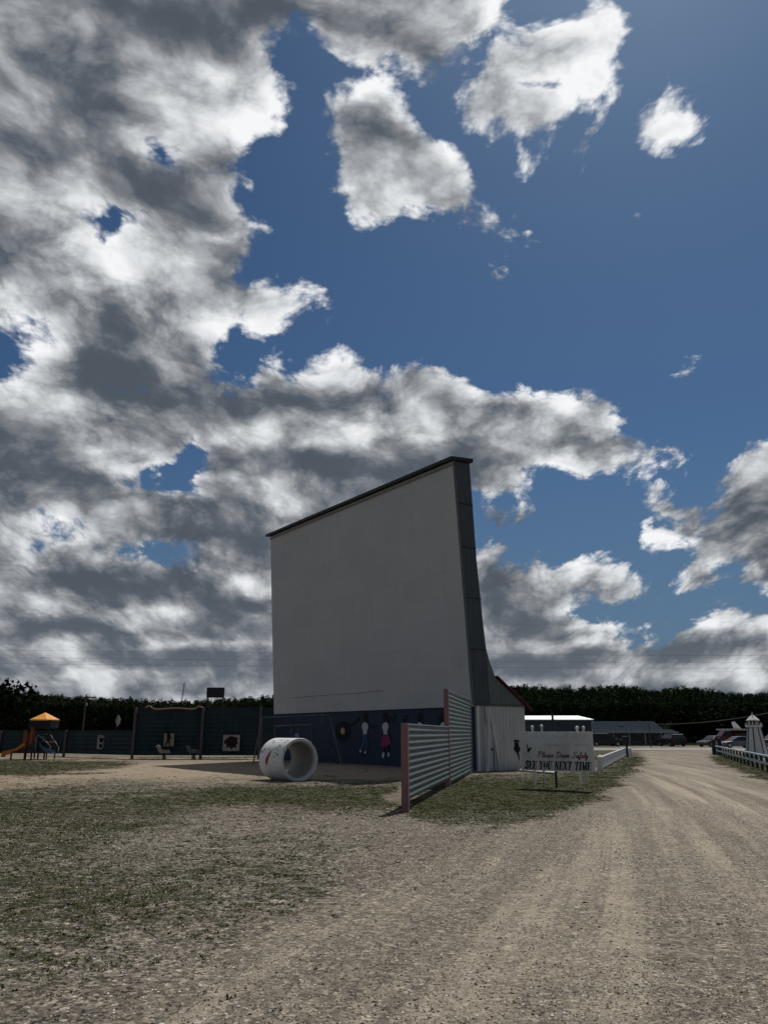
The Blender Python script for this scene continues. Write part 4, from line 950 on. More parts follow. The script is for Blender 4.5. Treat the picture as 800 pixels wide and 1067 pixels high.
rider(203.5, 56.0, M_gp, M_wp, "small dark spring rider with a pale seat at the foot of the tall fence")
# ---------------------------------------------------------------- play tower
def playtower():
    Y = 56.0; x0 = gx(30, Y); t = empty("play_tower", (x0, Y, 0), 0, "playground tower with orange slide, blue slide and yellow canopy at the left edge", "playground set")
    q = lambda px, py, y=0: (lambda p: Vector((p.x - x0, y, p.z)))(AT(px, py, Y))
    M_can = mat("yellow_orange_canopy", (.72, .31, .03), .6, .1, 2); M_oslide = mat("orange_slide_plastic", (.60, .17, .02), .45, .12, 2); M_opan = mat("deep_orange_panel", (.24, .06, .015), .5, .12, 2)
    M_bl = mat("blue_slide_plastic", (.035, .09, .20), .4, .12, 2); M_mar = mat("maroon_deck", (.09, .012, .015), .6, .1, 2); M_nav = mat("dark_post", (.010, .012, .02), .5); M_rail = mat("cream_handrail", (.26, .23, .18), .5)
    # canopy: hipped cone
    ap = q(42, 742); ez = q(42, 749.6).z; cx_ = ap.x; r = (q(56.5, 749).x - q(26, 749).x) / 2
    ring = [Vector((cx_ + r * 1.06 * math.cos(k * math.pi / 3), .9 + r * 1.06 * math.sin(k * math.pi / 3), ez)) for k in range(6)]
    top = Vector((cx_, .9, ap.z))
    MB().add([top] + ring + [v - Vector((0, 0, .09)) for v in ring], [(0, 1 + k, 1 + (k + 1) % 6) for k in range(6)] + [(1 + k, 7 + k, 7 + (k + 1) % 6, 1 + (k + 1) % 6) for k in range(6)] + [tuple(range(7, 13))]).build("canopy", M_can, t)
    for dx in (-.72, .72):
        for dy in (.2, 1.6): MB().cyl((cx_ + dx, dy, 0), (cx_ + dx, dy, ez), .05, n=8).build("post", M_nav, t)
    MB().box((cx_, .9, ez - .35), (1.5, 1.5, .5)).build("canopy_skirt", M_nav, t)
    dz = q(30, 783.5).z
    MB().box((q(28, 783).x, .5, .50), (1.75, 1.5, .12)).build("low_deck", M_mar, t); MB().box((cx_, .9, 1.15), (1.5, 1.5, .1)).build("deck", M_mar, t)
    for px in (11, 25, 32, 39, 45.5):
        MB().cyl((q(px, 790).x, .1, -.05), (q(px, 790).x, .1, .5), .06, n=8).build("leg", M_nav, t)
    # orange tube climber panel
    a, b = q(30, 776), q(36, 757.5)
    MB().prism([(a.x, -.05, a.z), (b.x - .02, -.05, a.z), (b.x, -.05, b.z), (a.x + .05, -.05, b.z)], (0, .35, 0)).build("climber_panel", M_opan, t, bevel=.05)
    MB().prism([q(24.5, 776), q(28, 774), q(29.2, 766), q(27.6, 760), q(25, 763), q(24, 770)], (0, .3, 0)).build("side_panel", M_opan, t, bevel=.03)
    # slides: troughs with raised lips
    def trough(path, w, m, nm, hn=.18):
        mb = MB(); vs = []
        for p in path:
            for dy, dzz in ((-w / 2, hn), (-w / 2 + .05, hn), (-w / 2 + .06, .03), (w / 2 - .06, .03), (w / 2 - .05, hn), (w / 2, hn), (w / 2, -.05), (-w / 2, -.05)): vs.append(Vector((p.x, p.y + dy, p.z + dzz)))
        n = 8; fs = []
        for i in range(len(path) - 1): fs += [(i * n + k, i * n + (k + 1) % n, (i + 1) * n + (k + 1) % n, (i + 1) * n + k) for k in range(n)]
        fs += [tuple(range(n)), tuple(range((len(path) - 1) * n, len(path) * n))]
        mb.add(vs, fs).build(nm, m, t)
    trough([q(26, 776.5, .3), q(22, 779, .25), q(16.5, 783, .2), (q(11, 784.6, .1)), q(5, 786, .0), q(3.6, 788, .0)], .62, M_oslide, "slide", .2)
    trough([q(42, 776, .2), q(45, 779.5, .1), q(49, 782.6, 0), q(53, 784.2, -.05), q(56.5, 784.6, -.1)], .55, M_bl, "slide", .16)
    MB().prism([q(36.5, 782, .3), q(46, 785, .3), q(41, 767, .3), q(38.5, 768, .3)], (0, .5, 0)).build("stair_panel", M_nav, t)
    MB().tube([q(37, 783), q(38, 769), q(40, 766), q(46, 770), q(53, 778), q(52.5, 782)], .03).build("handrail", M_rail, t, smooth=True)
    MB().tube([q(44, 764.6, .5), q(49.5, 765.5, .5), q(54, 772, .5), q(58.4, 779, .5), q(57.6, 786, .5)], .03).build("handrail", M_rail, t, smooth=True)
    MB().box(q(40, 783, -.1) + Vector((0, 0, 0)), (2.2, .1, .1)).build("rail", M_mar, t)
playtower()
# swing frame behind the pipe
def swing():
    Y = 47.0; x0 = gx(300, Y); t = empty("swing_frame", (x0, Y, 0), 0, "thin grey swing and climbing frame standing in front of the blue mural wall", "swing frame")
    q = lambda px, py, y=0: (lambda p: Vector((p.x - x0, y, p.z)))(AT(px, py, Y))
    M_st = mat("galvanised_tube", (.11, .12, .125), .5, .12, 3, metal=.4)
    g0 = lambda px, y=0: Vector((q(px, 790).x, y, 0))
    MB().cyl(q(273, 748), q(338, 745), .045).build("top_bar", M_st, t)
    for a, b in ((q(273, 748), g0(266.5, -.9)), (q(273.5, 748), g0(271, .9)), (q(345, 752), g0(357, -.9)), (q(346, 752), g0(351, .9))):
        MB().cyl(a, b, .04).build("leg", M_st, t)
    MB().tube([q(334.5, 753.5), q(336.5, 748), q(339, 745.2), q(342.5, 745.3), q(345, 748), q(346, 753)], .045).build("arch", M_st, t, smooth=True)
    MB().cyl(q(285.5, 757, .4), q(324.5, 755.6, .4), .07).build("lower_bar", M_st, t)
    for px in (285.5, 303.5, 324): MB().cyl(q(px, 756, .4), g0(px, .4), .035).build("upright", M_st, t)
    MB().tube([q(285.5, 757, .4), q(285, 747.6, .1)], .035).tube([q(303.5, 756, .4), q(304.6, 749, .1), q(306, 746.8, 0)], .035).build("brace", M_st, t)
    s = MB().box(q(309, 766.5, .3), (.26, .24, .24)).build("swing_seat", M_wp, t, bevel=.04)
    MB().cyl(q(308, 757, .4), q(308.4, 765, .3), .012).cyl(q(310.5, 757, .4), q(310, 765, .3), .012).build("chains", M_st, s)
swing()
# culvert pipe
def culvert():
    r = .80; c = Vector((gx(313.2, 31.0), 31.0, r - .03)); yaw = R(-56)        # axis direction (towards the viewer, to the right)
    t = empty("concrete_pipe", (c.x, c.y, 0), yaw, "big white painted concrete pipe lying on the sand, for crawling through", "pipe")
    L = 1.95; n = 64
    def fn(N, p, cc, b):
        sx = N.new('ShaderNodeSeparateXYZ'); N.l.new(p, sx.inputs[0])
        zc = N.math('SUBTRACT', sx.outputs[2], .77); rad = N.math('SQRT', N.math('ADD', N.math('MULTIPLY', sx.outputs[1], sx.outputs[1]), N.math('MULTIPLY', zc, zc)))
        nz = N.noise(p, 5, 5, .6); g = N.mapr(N.noise(N.vmath('MULTIPLY', p, (.6, 3, 1)), 1.2, 5, .6), .5, .8, 0, .55)
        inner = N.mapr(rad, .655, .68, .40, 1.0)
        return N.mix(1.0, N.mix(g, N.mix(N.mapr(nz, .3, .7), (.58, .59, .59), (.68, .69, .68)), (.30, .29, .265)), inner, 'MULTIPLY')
    M_pipe = mat("painted_concrete", (.6, .6, .6), .75, .05, 3, fn=fn, bump=.25, bscale=30)
    ri = r * .84; prof = [(ri * .97, -L), (r * .97, -L), (r, -L + .04), (r, -.03), (r * .985, 0), (ri * 1.03, 0), (ri, -.03), (ri, -.16), (ri * .955, -.18), (ri * .955, -L)]
    vs = []; fs = []
    for rr, x in prof: vs += [Vector((x, rr * math.cos(2 * math.pi * k / n), r - .03 + rr * math.sin(2 * math.pi * k / n))) for k in range(n)]
    m = len(prof)
    for i in range(m): fs += [(i * n + k, i * n + (k + 1) % n, ((i + 1) % m) * n + (k + 1) % n, ((i + 1) % m) * n + k) for k in range(n)]
    o = MB().add(vs, fs).build("pipe_shell", M_pipe, t); 
    for p in o.data.polygons: p.use_smooth = True
    o.data.update(); md = o.modifiers.new("es", 'EDGE_SPLIT'); md.split_angle = R(35)
    # painted marks wrap on the curved outside: (x along, angle deg from +y towards up)
    def patch(pts, nm, mm, off=.006):
        cx_ = sum(p[0] for p in pts) / len(pts); ca_ = sum(p[1] for p in pts) / len(pts); mb = MB()
        w = lambda x, a, rr: Vector((x, rr * math.cos(R(a)), r - .03 + rr * math.sin(R(a))))
        n_ = len(pts); vs = [w(cx_, ca_, r + off)]; R_ = 4
        for q in range(1, R_ + 1): vs += [w(cx_ + (x - cx_) * q / R_, ca_ + (a - ca_) * q / R_, r + off) for x, a in pts]
        fs_ = [(0, 1 + k, 1 + (k + 1) % n_) for k in range(n_)]
        for q in range(R_ - 1): fs_ += [(1 + q * n_ + k, 1 + (q + 1) * n_ + k, 1 + (q + 1) * n_ + (k + 1) % n_, 1 + q * n_ + (k + 1) % n_) for k in range(n_)]
        mb.add(vs, fs_).build(nm, mm, t)
    M_rd = mat("red_paint", (.28, .015, .02), .6, .15, 4)
    SGN = 180
    A_ = lambda a: 180 + a                                        # side facing the viewer
    patch([(-1.34, A_(6)), (-1.30, A_(14)), (-1.24, A_(17)), (-1.08, A_(4)), (-.97, A_(-12)), (-.93, A_(-26)), (-1.02, A_(-24)), (-1.18, A_(-13)), (-1.31, A_(-3))], "painted_diamond", M_rd)
    rr = random.Random(4)
    for x, a in ((-.55, -18), (-.62, -33), (-.5, -40), (-.6, -8), (-.42, -26), (-1.75, -20), (-1.6, -28), (-1.3, -52), (-.35, -55), (-.30, -62), (-.9, -64), (-1.5, -62), (-.36, -14)):
        a = A_(a); w = .03 + .02 * rr.random(); h = 2.6 + 2 * rr.random(); k = rr.random() * .05
        patch([(x - w, a - h), (x + w * .4 + k, a - h * .6), (x + w, a + h * .2), (x + w * .2, a + h), (x - w * .8, a + h * .5)], "painted_mark", M_blk)
culvert()
# ---------------------------------------------------------------- goodbye sign
def sign():
    PL, PR = Vector((4.62, 27.3, 0)), Vector((6.66, 25.75, 0)); d = (PR - PL).normalized(); n = Vector((d.y, -d.x, 0)); W = (PR - PL).length
    t = empty("farewell_sign", PL, math.atan2(d.y, d.x), "white board sign wishing drivers goodbye, on white capped posts in the grass", "sign")
    M_sb = mat("sign_white", (.62, .61, .585), .8, .05, 1.5, dirt=((.30, .30, .28), .5)); M_red = mat("sign_maroon", (.13, .008, .022), .7, .1, 5); M_navy = mat("sign_navy", (.008, .010, .030), .7, .1, 5)
    M_ghost = mat("faded_lettering", (.44, .43, .43), .8, .1, 5); M_post = mat("white_post", (.50, .51, .50), .6, .06, 3, dirt=((.33, .32, .29), .5))
    z1, z0 = 1.80, .56; H = z1 - z0
    MB().box((W / 2, 0, (z0 + z1) / 2), (W, .035, H)).build("board", M_sb, t, bevel=.004)
    for z in (z0 + .05, z1 - .05): MB().box((W / 2, .05, z), (W - .1, .05, .07)).build("back_rail", M_post, t)
    def post(px, py, top):
        p = G(px, py); lp = t.matrix_basis.inverted() @ p; Hh = CAMH + (HZ - top) / 838 * p.y
        o = MB().cyl((lp.x, max(lp.y, .09), -.1), (lp.x, max(lp.y, .09), Hh - .03), .045, n=14).build("post", M_post, t, smooth=False)
        MB().lathe([(.058, -.05), (.060, -.01), (.045, .02), (.01, .045)], (lp.x, max(lp.y, .09), Hh), 14).build("post_cap", M_white, o)
    t.rotation_mode = 'XYZ'
    bpy.context.view_layer.update()
    post(557.3, 819, 757.5); post(605, 821.5, 758); post(567, 815.6, 756.4); post(611.5, 817.5, 758)
    lp = t.matrix_basis.inverted() @ G(579.6, 820.5)
    MB().cyl((lp.x, max(lp.y, .12), -.1), (lp.x, max(lp.y, .12), 2.42), .04, n=10).build("steel_post", M_cap, t)
    # lettering: thick and thin strokes
    def stroke(mb, pts, w, x0, z0, sx, sz, sl=0.0, y=-.0215, thin=None):
        P = [Vector((x0 + (x + sl * z) * sx, 0, z0 + z * sz)) for x, z in pts]
        for i, (a, b) in enumerate(zip(P[:-1], P[1:])):
            dd = (b - a); L = dd.length
            if L < 1e-6: continue
            dd /= L; vert = abs(dd.z); ww = (w if thin is None else thin + (w - thin) * vert) / 2
            nrm = Vector((-dd.z, 0, dd.x)) * ww; e = dd * ww * .5
            k = y - .0004 * (len(mb.f) % 7)
            q = [a - e + nrm, b + e + nrm, b + e - nrm, a - e - nrm]
            mb.add([(v.x, k, v.z) for v in q], [(0, 1, 2, 3)])
    SER = lambda x, z, w=.16: [(x - w, z), (x + w, z)]
    FONT = {  # width, strokes (thick), serifs
     'S': (.62, [[(.52,.78),(.48,.94),(.30,1.0),(.12,.92),(.10,.72),(.28,.55),(.46,.42),(.50,.22),(.38,.04),(.20,0),(.06,.10),(.03,.28)]], [[(.53,.70),(.53,1.0)],[(.02,.0),(.02,.30)]]),
     'E': (.62, [[(.16,0),(.16,1)]], [[(.02,1),(.56,1)],[(.02,0),(.58,0)],[(.16,.5),(.42,.5)],[(.56,1),(.56,.76)],[(.58,0),(.60,.28)],[(.42,.38),(.42,.64)]]),
     'Y': (.70, [[(.10,1),(.34,.46)],[(.34,.46),(.34,0)]], [[(.60,1),(.34,.46)],SER(.10,1),SER(.60,1,.11),SER(.34,0)]),
     'O': (.68, [[(.14,.28),(.12,.5),(.14,.74)],[(.54,.28),(.56,.5),(.54,.74)]], [[(.14,.74),(.22,.95),(.34,1),(.46,.95),(.54,.74)],[(.14,.28),(.22,.05),(.34,0),(.46,.05),(.54,.28)]]),
     'U': (.70, [[(.15,1),(.15,.26),(.20,.08),(.34,0)]], [[(.34,0),(.50,.08),(.55,.26),(.55,1)],SER(.15,1),SER(.55,1,.11)]),
     'N': (.74, [[(.14,1),(.58,0)]], [[(.14,0),(.14,1)],[(.58,0),(.58,1)],SER(.14,0,.11),SER(.58,1,.12),[(.0,1),(.2,1)]]),
     'X': (.72, [[(.10,1),(.56,0)]], [[(.56,1),(.10,0)],SER(.10,1,.13),SER(.56,1,.11),SER(.10,0,.11),SER(.56,0,.13)]),
     'T': (.68, [[(.33,0),(.33,1)]], [[(.03,1),(.63,1)],[(.03,1),(.03,.74)],[(.63,1),(.63,.74)],SER(.33,0)]),
     'I': (.36, [[(.18,0),(.18,1)]], [SER(.18,0),SER(.18,1)]),
     'M': (.86, [[(.14,1),(.42,.05)],[(.72,0),(.72,1)]], [[(.14,0),(.14,1)],[(.42,.05),(.72,1)],SER(.14,0,.11),SER(.72,0,.14),[(.0,1),(.18,1)],[(.68,1),(.86,1)]]),
     ' ': (.36, [], [])}
    txt = "SEE YOU NEXT TIME"; tw = sum(FONT[c][0] + .06 for c in txt); lh = .235; u0 = .05 * W; avail = W * .92
    sx = avail / (tw + .2); x = u0; mb = MB()
    for c in txt:
        w, th, tn = FONT[c]
        for s_ in th: stroke(mb, s_, .052, x, z0 + .065, sx, lh, .20 * lh / sx * .9)
        for s_ in tn: stroke(mb, s_, .020, x, z0 + .065, sx, lh, .20 * lh / sx * .9)
        x += (w + .06) * sx
    o = mb.build("lettering", M_navy, t); 
    SCR = {
     'P': (.80, [[(.30,1.0),(.26,.5),(.16,.0)],[(.02,.72),(.10,.98),(.40,1.12),(.70,1.02),(.74,.78),(.55,.56),(.28,.52)]]),
     'l': (.30, [[(.0,.10),(.16,.45),(.30,.95),(.24,1.05),(.14,.80),(.10,.15),(.18,.0),(.30,.12)]]),
     'e': (.40, [[(.0,.15),(.20,.25),(.32,.42),(.22,.55),(.08,.38),(.08,.10),(.20,.0),(.38,.14)]]),
     'a': (.46, [[(.34,.48),(.18,.55),(.04,.32),(.08,.04),(.22,.06),(.34,.46)],[(.34,.50),(.32,.10),(.40,.0),(.48,.12)]]),
     's': (.40, [[(.0,.10),(.16,.42),(.20,.56),(.26,.40),(.28,.12),(.16,.0),(.04,.06)],[(.2,.02),(.40,.12)]]),
     'D': (.92, [[(.34,1.0),(.28,.5),(.18,.06),(.04,.04),(.10,.16),(.34,.0),(.62,.10),(.80,.45),(.70,.88),(.42,1.1),(.14,1.0),(.06,.80)]]),
     'r': (.38, [[(.0,.12),(.14,.56),(.18,.46),(.30,.48),(.26,.20),(.28,.02),(.40,.12)]]),
     'i': (.26, [[(.0,.12),(.14,.52),(.10,.12),(.16,.0),(.28,.12)],[(.19,.74),(.22,.80)]]),
     'v': (.40, [[(.0,.40),(.08,.54),(.12,.20),(.16,.0),(.32,.30),(.34,.54),(.42,.48)]]),
     'S': (.78, [[(.72,.92),(.56,1.12),(.34,1.0),(.34,.76),(.52,.52),(.54,.22),(.34,.0),(.08,.06),(.02,.26),(.16,.30)]]),
     'f': (.36, [[(.0,.10),(.18,.45),(.34,.98),(.24,1.04),(.14,.6),(.08,-.30),(.16,-.36),(.22,-.10),(.18,.06),(.36,.14)]]),
     'y': (.46, [[(.0,.36),(.08,.54),(.08,.14),(.20,.06),(.34,.52)],[(.34,.54),(.30,-.10),(.18,-.38),(.06,-.26),(.22,-.02),(.46,.14)]]),
     ' ': (.34, [])}
    def script(txt, x, z, h, avail, m, nm, w, mbw=None):
        tw = sum(SCR[c][0] + .02 for c in txt); sx = avail / tw; mb = MB()
        for c in txt:
            for s_ in SCR[c][1]:
                pts = s_
                for _ in range(1):
                    q = [pts[0]]
                    for a, b in zip(pts[:-1], pts[1:]): q += [(a[0]*.75+b[0]*.25, a[1]*.75+b[1]*.25), (a[0]*.25+b[0]*.75, a[1]*.25+b[1]*.75)]
                    pts = q + [pts[-1]]
                stroke(mb, pts, w, x, z, sx, h, .28 * h / sx, thin=w * .5)
            x += (SCR[c][0] + .02) * sx
        return mb.build(nm, m, t)
    x_ = .235
    for wd in ("Please", "Drive", "Safely"):
        k_ = sum(SCR[c][0] + .02 for c in wd) / sum(SCR[c][0] + .02 for c in "Please Drive Safely") * .69
        script(wd, x_ * W, z0 + .42, .175, k_ * W, M_red, "script_word", .026)
        x_ += k_ + .36 / sum(SCR[c][0] + .02 for c in "Please Drive Safely") * .69
    # sun-bleached lines above are too faded to read: broken pale strokes only
    rr = random.Random(8)
    for (xa, xb, z, h) in ((.16 * W, .93 * W, z0 + 1.03, .11), (.33 * W, .88 * W, z0 + .76, .12)):
        x = xa
        while x < xb:
            k = rr.randint(2, 3); mb = MB()
            pts = [(rr.random() * .5, rr.random()) for _ in range(k + 1)]
            for q_ in range(4):
                stroke(mb, pts, .014, x, z, .10, h, .2); pts = [pts[-1]] + [(rr.random() * .5, rr.random()) for _ in range(k)]; x += .05 + .03 * rr.random()
                pts[0] = (pts[0][0] - .6, pts[0][1])
            mb.build("faded_word", M_ghost, t); x += .07
    # dark perched-bird like mark at the left of the script
    mb = MB()
    for pts in ([(.17,.86),(.20,.70),(.24,.64),(.23,.78),(.19,.84)], [(.24,.66),(.30,.76),(.31,.72),(.26,.62)], [(.26,.64),(.36,.74),(.39,.72),(.30,.62)], [(.19,.72),(.26,.68),(.28,.58),(.22,.56)]):
        mb.add([(x_ * .95 + .05, -.0230 - .0003 * len(mb.f), z0 + z_) for x_, z_ in pts], [tuple(range(len(pts)))])
    mb.build("painted_mark", M_blk, t)
    mb = MB(); 
    for pts in ([(.10,.42),(.20,.30),(.32,.34),(.44,.24)], [(.12,.50),(.24,.42),(.30,.44)]): stroke(mb, pts, .02, .0, z0 + .08, 1, 1)
    mb.build("faded_flourish", M_ghost, t)
sign()
# ---------------------------------------------------------------- miniature lighthouse
def lighthouse():
    Y = 62.0; x = gx(785.5, Y); t = empty("miniature_lighthouse", (x, Y, 0), R(11), "white wooden miniature lighthouse with dark battens behind the pale blue railing", "lighthouse")
    z = lambda py: CAMH + (HZ - py) / 838 * Y
    M_lw = mat("lighthouse_white", (.58, .585, .58), .6, .06, 2); M_bat = mat("lighthouse_batten", (.045, .05, .055), .6)
    zg = z(758); rb, rt = .84, .48; n = 8
    MB().lathe([(rb, 0), (rt, zg)], n=n).build("tower", M_lw, t)
    mb = MB()
    for k in range(n):
        a = 2 * math.pi * k / n
        mb.bar((rb * math.cos(a), rb * math.sin(a), 0), (rt * math.cos(a), rt * math.sin(a), zg), .085, .05)
    mb.build("battens", M_bat, t)
    MB().lathe([(.50, zg - .02), (.62, zg + .02), (.62, zg + .16), (.5, zg + .17)], n=n).build("gallery", M_lw, t)
    mb = MB()
    for k in range(16):
        a = 2 * math.pi * k / 16; mb.bar((.58 * math.cos(a), .58 * math.sin(a), zg + .15), (.58 * math.cos(a), .58 * math.sin(a), zg + .34), .02)
    mb.build("gallery_rail", M_lw, t)
    z2 = z(751)
    MB().lathe([(.27, zg + .17), (.27, z2)], n=n).build("lantern", M_dark, t)
    mb = MB()
    for k in range(n):
        a = 2 * math.pi * k / n; mb.bar((.32 * math.cos(a), .32 * math.sin(a), zg + .17), (.32 * math.cos(a), .32 * math.sin(a), z2), .05)
    mb.build("lantern_posts", M_lw, t)
    MB().lathe([(.50, z2 - .03), (.47, z2 + .03), (.06, z(745.4))], n=n).build("roof", M_lw, t)
    MB().cyl((0, 0, z(745.6)), (0, 0, z(743)), .03).lathe([(.0, -.06), (.06, 0), (.0, .06)], (0, 0, z(744.6)), 8, False).build("finial", M_lw, t)
lighthouse()
# ---------------------------------------------------------------- pale blue railing
def railing():
    a, b = Vector((28.6, 70, 0)), Vector((17.9, 37.8, 0)); d = (b - a).normalized(); c = b + d * 13; o = a
    t = empty("railing", o, 0, "pale blue two-rail railing on dark posts along the right side of the drive", "railing")
    M_rb = mat("pale_blue_paint", (.26, .42, .46), .5, .08, 1.5, dirt=((.12, .17, .18), .5)); M_pd = mat("dark_weathered_post", (.035, .032, .03), .8, .2, 4)
    L = (c - a).length; n = int(L / 2.0)
    MB().bar((0, 0, .70), c - o + Vector((0, 0, .72)), .13, .07).build("top_rail", M_rb, t)
    MB().bar((0, 0, .36), c - o + Vector((0, 0, .36)), .05, .12).build("lower_rail", M_rb, t)
    for k in range(n + 1):
        p = d * (k * L / n); MB().box(p + Vector((0, 0, .32)) + Vector((d.y, -d.x, 0)) * -.06, (.12, .12, .70), math.atan2(d.y, d.x)).build("post", M_pd, t)
    g = empty("gate_posts", (28.2, 69.0, 0), 0, "pair of stout dark red and black posts at the end of the pale blue railing", "post")
    M_dr = mat("dark_red_post", (.05, .010, .010), .7, .2, 4)
    for x, h in ((-.1, 1.15), (.42, 1.3)): MB().box((x, 0, h / 2 - .05), (.26, .26, h + .1)).build("post", M_dr if x > 0 else M_cap, g, bevel=.02)
    for x, h in ((-.1, 1.15), (.42, 1.3)): MB().lathe([(.19, 0), (.17, .05), (.02, .16)], (x, 0, h), 4).build("post_cap", M_cap, g)
railing()
# ---------------------------------------------------------------- low white barrier along the left verge
def barrier():
    a, b = Vector((10.5, 39.6, 0)), Vector((19.0, 63.7, 0)); d = (b - a).normalized(); L = (b - a).length
    t = empty("low_white_fence", a, math.atan2(d.y, d.x), "low white boarded fence on the left of the drive, ending at a black post", "fence")
    k = 0; x = 0
    while x < L - .1:
        w = min(2.4, L - x); MB().box((x + w / 2, 0, .33), (w - .04, .05, .50)).build("board", M_white, t); x += 2.4
    n = 10
    for i in range(n + 1): MB().box((i * L / n, .07, .30), (.1, .1, .72)).build("post", M_white, t)
    MB().bar((0, .0, .60), (L, 0, .64), .1, .05).build("top_rail", M_white, t)
    s = empty("return_fence", a + Vector((.05, .05, 0)), 0, "short white rail running from the low fence back behind the goodbye sign", "fence")
    MB().bar((-.1, .15, .42), (-3.2, 1.2, .42), .05, .12).build("rail", M_white, s)
    for i in range(3): MB().box((-.3 - i * 1.3, .18 + i * .44, .25), (.1, .1, .6)).build("post", M_white, s)
    MB().lathe([(.12, 0), (.12, .55), (.16, .56), (.16, .64), (.02, .74)], (-.02, -.05, 0), 8).build("end_post", M_white, s)
    for i, (px, lab) in enumerate(((646, "left one of two short white bollards at the far end of the low white fence"), (654.3, "right one of two short white bollards, just right of the black post"))):
        Y = 66; o = MB().lathe([(.13, -.05), (.13, .52), (.10, .60), (.02, .64)], (0, 0, 0), 10).build("bollard", M_white); o.location = (gx(px, Y), Y, 0); tag(o, lab, "bollard", "short white bollards by the road")
    Y = 62.5; p = empty("black_post", (gx(651.3, Y), Y, 0), 0, "black post with a dark box on top at the end of the low white fence", "post")
    MB().box((0, 0, .75), (.13, .13, 1.6)).build("post", M_cap, p)
    MB().box((-.08, 0, 1.36), (.42, .3, .34)).build("box", M_cap, p, bevel=.03)
barrier()
# ---------------------------------------------------------------- poles, wires, mast, billboard, pennant
M_pole = mat("pole_wood", (.055, .048, .04), .9, .2, 3)
def utility(x, y, h, label, arm=1.1, rz=0.0):
    t = empty("utility_pole", (x, y, 0), rz, label, "utility pole", "utility poles")
    MB().cyl((0, 0, -.1), (0, 0, h), .11, .08, 10).build("pole", M_pole, t)
    MB().box((0, -.12, h - .35), (2 * arm, .12, .14)).build("crossarm", M_pole, t)
    for s in (-.9, -.35, .35, .9): MB().lathe([(.03, 0), (.06, .06), (.03, .16)], (s * arm, -.12, h - .28), 8).build("insulator", M_trim, t)
    MB().cyl((.18, -.1, h - 1.3), (.18, -.1, h - .95), .09, n=10).build("transformer", M_trim, t)
utility(gx(86.3, 92), 92, CAMH + (HZ - 724.5) / 838 * 92, "thin dark utility pole rising behind the low teal fence")
wl, wr = -150.0, 190.0
utility(wl, 140, 15.5, "utility pole carrying the thin roadside wires at their left end", rz=R(90)); utility(wr, 140, 14.5, "utility pole carrying the thin roadside wires at their right end", rz=R(90))
M_wire = mat("wire", (.02, .02, .022), .6)
for k, (za, zb, sag) in enumerate(((17.2, 15.2, .9), (16.0, 14.2, 1.1), (14.8, 13.2, 1.0))):
    pts = [(wl + (wr - wl) * i / 24, 140, za + (zb - za) * i / 24 - sag * 4 * (i / 24) * (1 - i / 24)) for i in range(25)]
    o = MB().tube(pts, .013, 5).build("power_line", M_wire)
    tag(o, ["uppermost of three thin wires crossing the sky above the woods", "middle one of three thin wires crossing the sky above the woods", "lowest of three thin wires crossing the sky above the woods"][k], "wire", "thin wires crossing low in the sky")
a, b = AT(676, 754.5, 104), AT(820, 738.5, 90)
tag(MB().tube([a + (b - a) * (i / 12) - Vector((0, 0, .5 * 4 * (i / 12) * (1 - i / 12))) for i in range(13)], .03, 5).build("cable", mat("pale_cable", (.16, .16, .14), .6)), "pale cable crossing in front of the dark trees at the right", "wire")
e_ = AT(676, 754.5, 104); t = empty("cable_pole", (e_.x, e_.y + .1, 0), 0, "slim dark pole in front of the shop roof where the pale cable ends", "pole")
MB().cyl((0, 0, 0), (0, 0, e_.z + .15), .07, .05, 8).build("pole", M_pole, t)
f_ = AT(820, 738.5, 90); t = empty("cable_pole", (f_.x, f_.y, 0), 0, "slim pole at the right carrying the high end of the pale cable", "pole")
MB().cyl((0, 0, 0), (0, 0, f_.z + .15), .1, .07, 8).build("pole", M_pole, t)
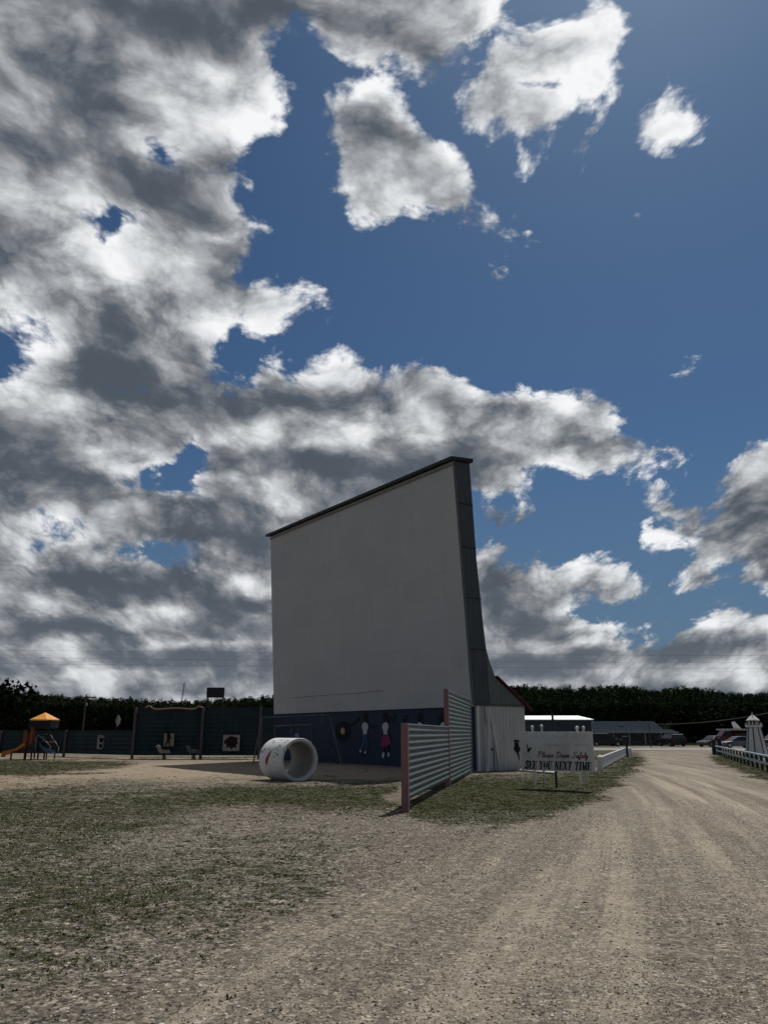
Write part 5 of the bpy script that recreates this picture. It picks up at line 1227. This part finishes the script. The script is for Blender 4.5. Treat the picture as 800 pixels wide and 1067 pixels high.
def mast():
    Y = 600.0; x = gx(185.5, Y); zt_ = CAMH + (HZ - 712.5) / 838 * Y; zb_ = 10; t = empty("radio_mast", (x, Y, 0), 0, "slender lattice radio mast on the far ridge left of the billboard", "mast")
    lx = gx(188.8, Y) - x; mb = MB()
    P = lambda f, k: Vector((lx * f, 0, zb_ + (zt_ - zb_) * f)) + Vector((math.cos(k * 2.094), math.sin(k * 2.094), 0)) * .55
    for k in range(3): mb.bar(P(0, k), P(1, k), .16)
    for i in range(18):
        for k in range(3): mb.bar(P(i / 18, k), P((i + 1) / 18, (k + 1) % 3), .08)
    mb.build("lattice", M_cap, t); MB().cyl(P(1, 0) , P(1.02, 0) + Vector((0, 0, 1)), .08).build("antenna", M_cap, t)
mast()
def billboard():
    Y = 135.0; a, b = AT(215.2, 727, Y), AT(234.2, 716.4, Y); t = empty("billboard", (a.x, Y, 0), 0, "black back of a small billboard on legs above the tall teal fence", "billboard")
    w = b.x - a.x; MB().box((w / 2, 0, (a.z + b.z) / 2), (w, .15, b.z - a.z)).build("panel", M_cap, t)
    for z in (a.z + .3, b.z - .3): MB().box((w / 2, -.14, z), (w - .1, .1, .12)).build("stringer", M_pole, t)
    for x in (.35, w - .25): MB().box((x, -.1, a.z / 2 + .2), (.16, .16, a.z + .6)).build("leg", M_cap, t)
billboard()
def pennant():
    Y = 88.0; x = gx(120.8, Y); t = empty("pennant_pole", (x, Y, 0), 0, "thin pole with a white diamond shaped pennant behind the low teal fence", "flag")
    z = lambda py: CAMH + (HZ - py) / 838 * Y
    MB().cyl((0, 0, 0), (0, 0, z(745.0)), .035, n=6).build("pole", M_cap, t)
    MB().prism([(.12, 0, z(745.2)), (.42, .03, z(750)), (.34, .05, z(754)), (.12, 0, z(757.5)), (-.14, -.04, z(752.5)), (-.08, 0, z(748))], (0, .03, 0)).build("pennant", mat("pennant_cloth", (.26, .28, .28), .8, .2, 4), t)
pennant()
# ---------------------------------------------------------------- sun
sd_ = bpy.data.lights.new("sun", 'SUN'); sd_.energy = 3.5; sd_.angle = R(.55); sd_.color = (1.0, .955, .89)
so = bpy.data.objects.new("sun", sd_); COL.objects.link(so)
sv = Vector((math.sin(R(SUN_AZ)) * math.cos(R(SUN_EL)), math.cos(R(SUN_AZ)) * math.cos(R(SUN_EL)), math.sin(R(SUN_EL))))
so.rotation_euler = sv.to_track_quat('Z', 'Y').to_euler(); so.location = (10, -10, 30)
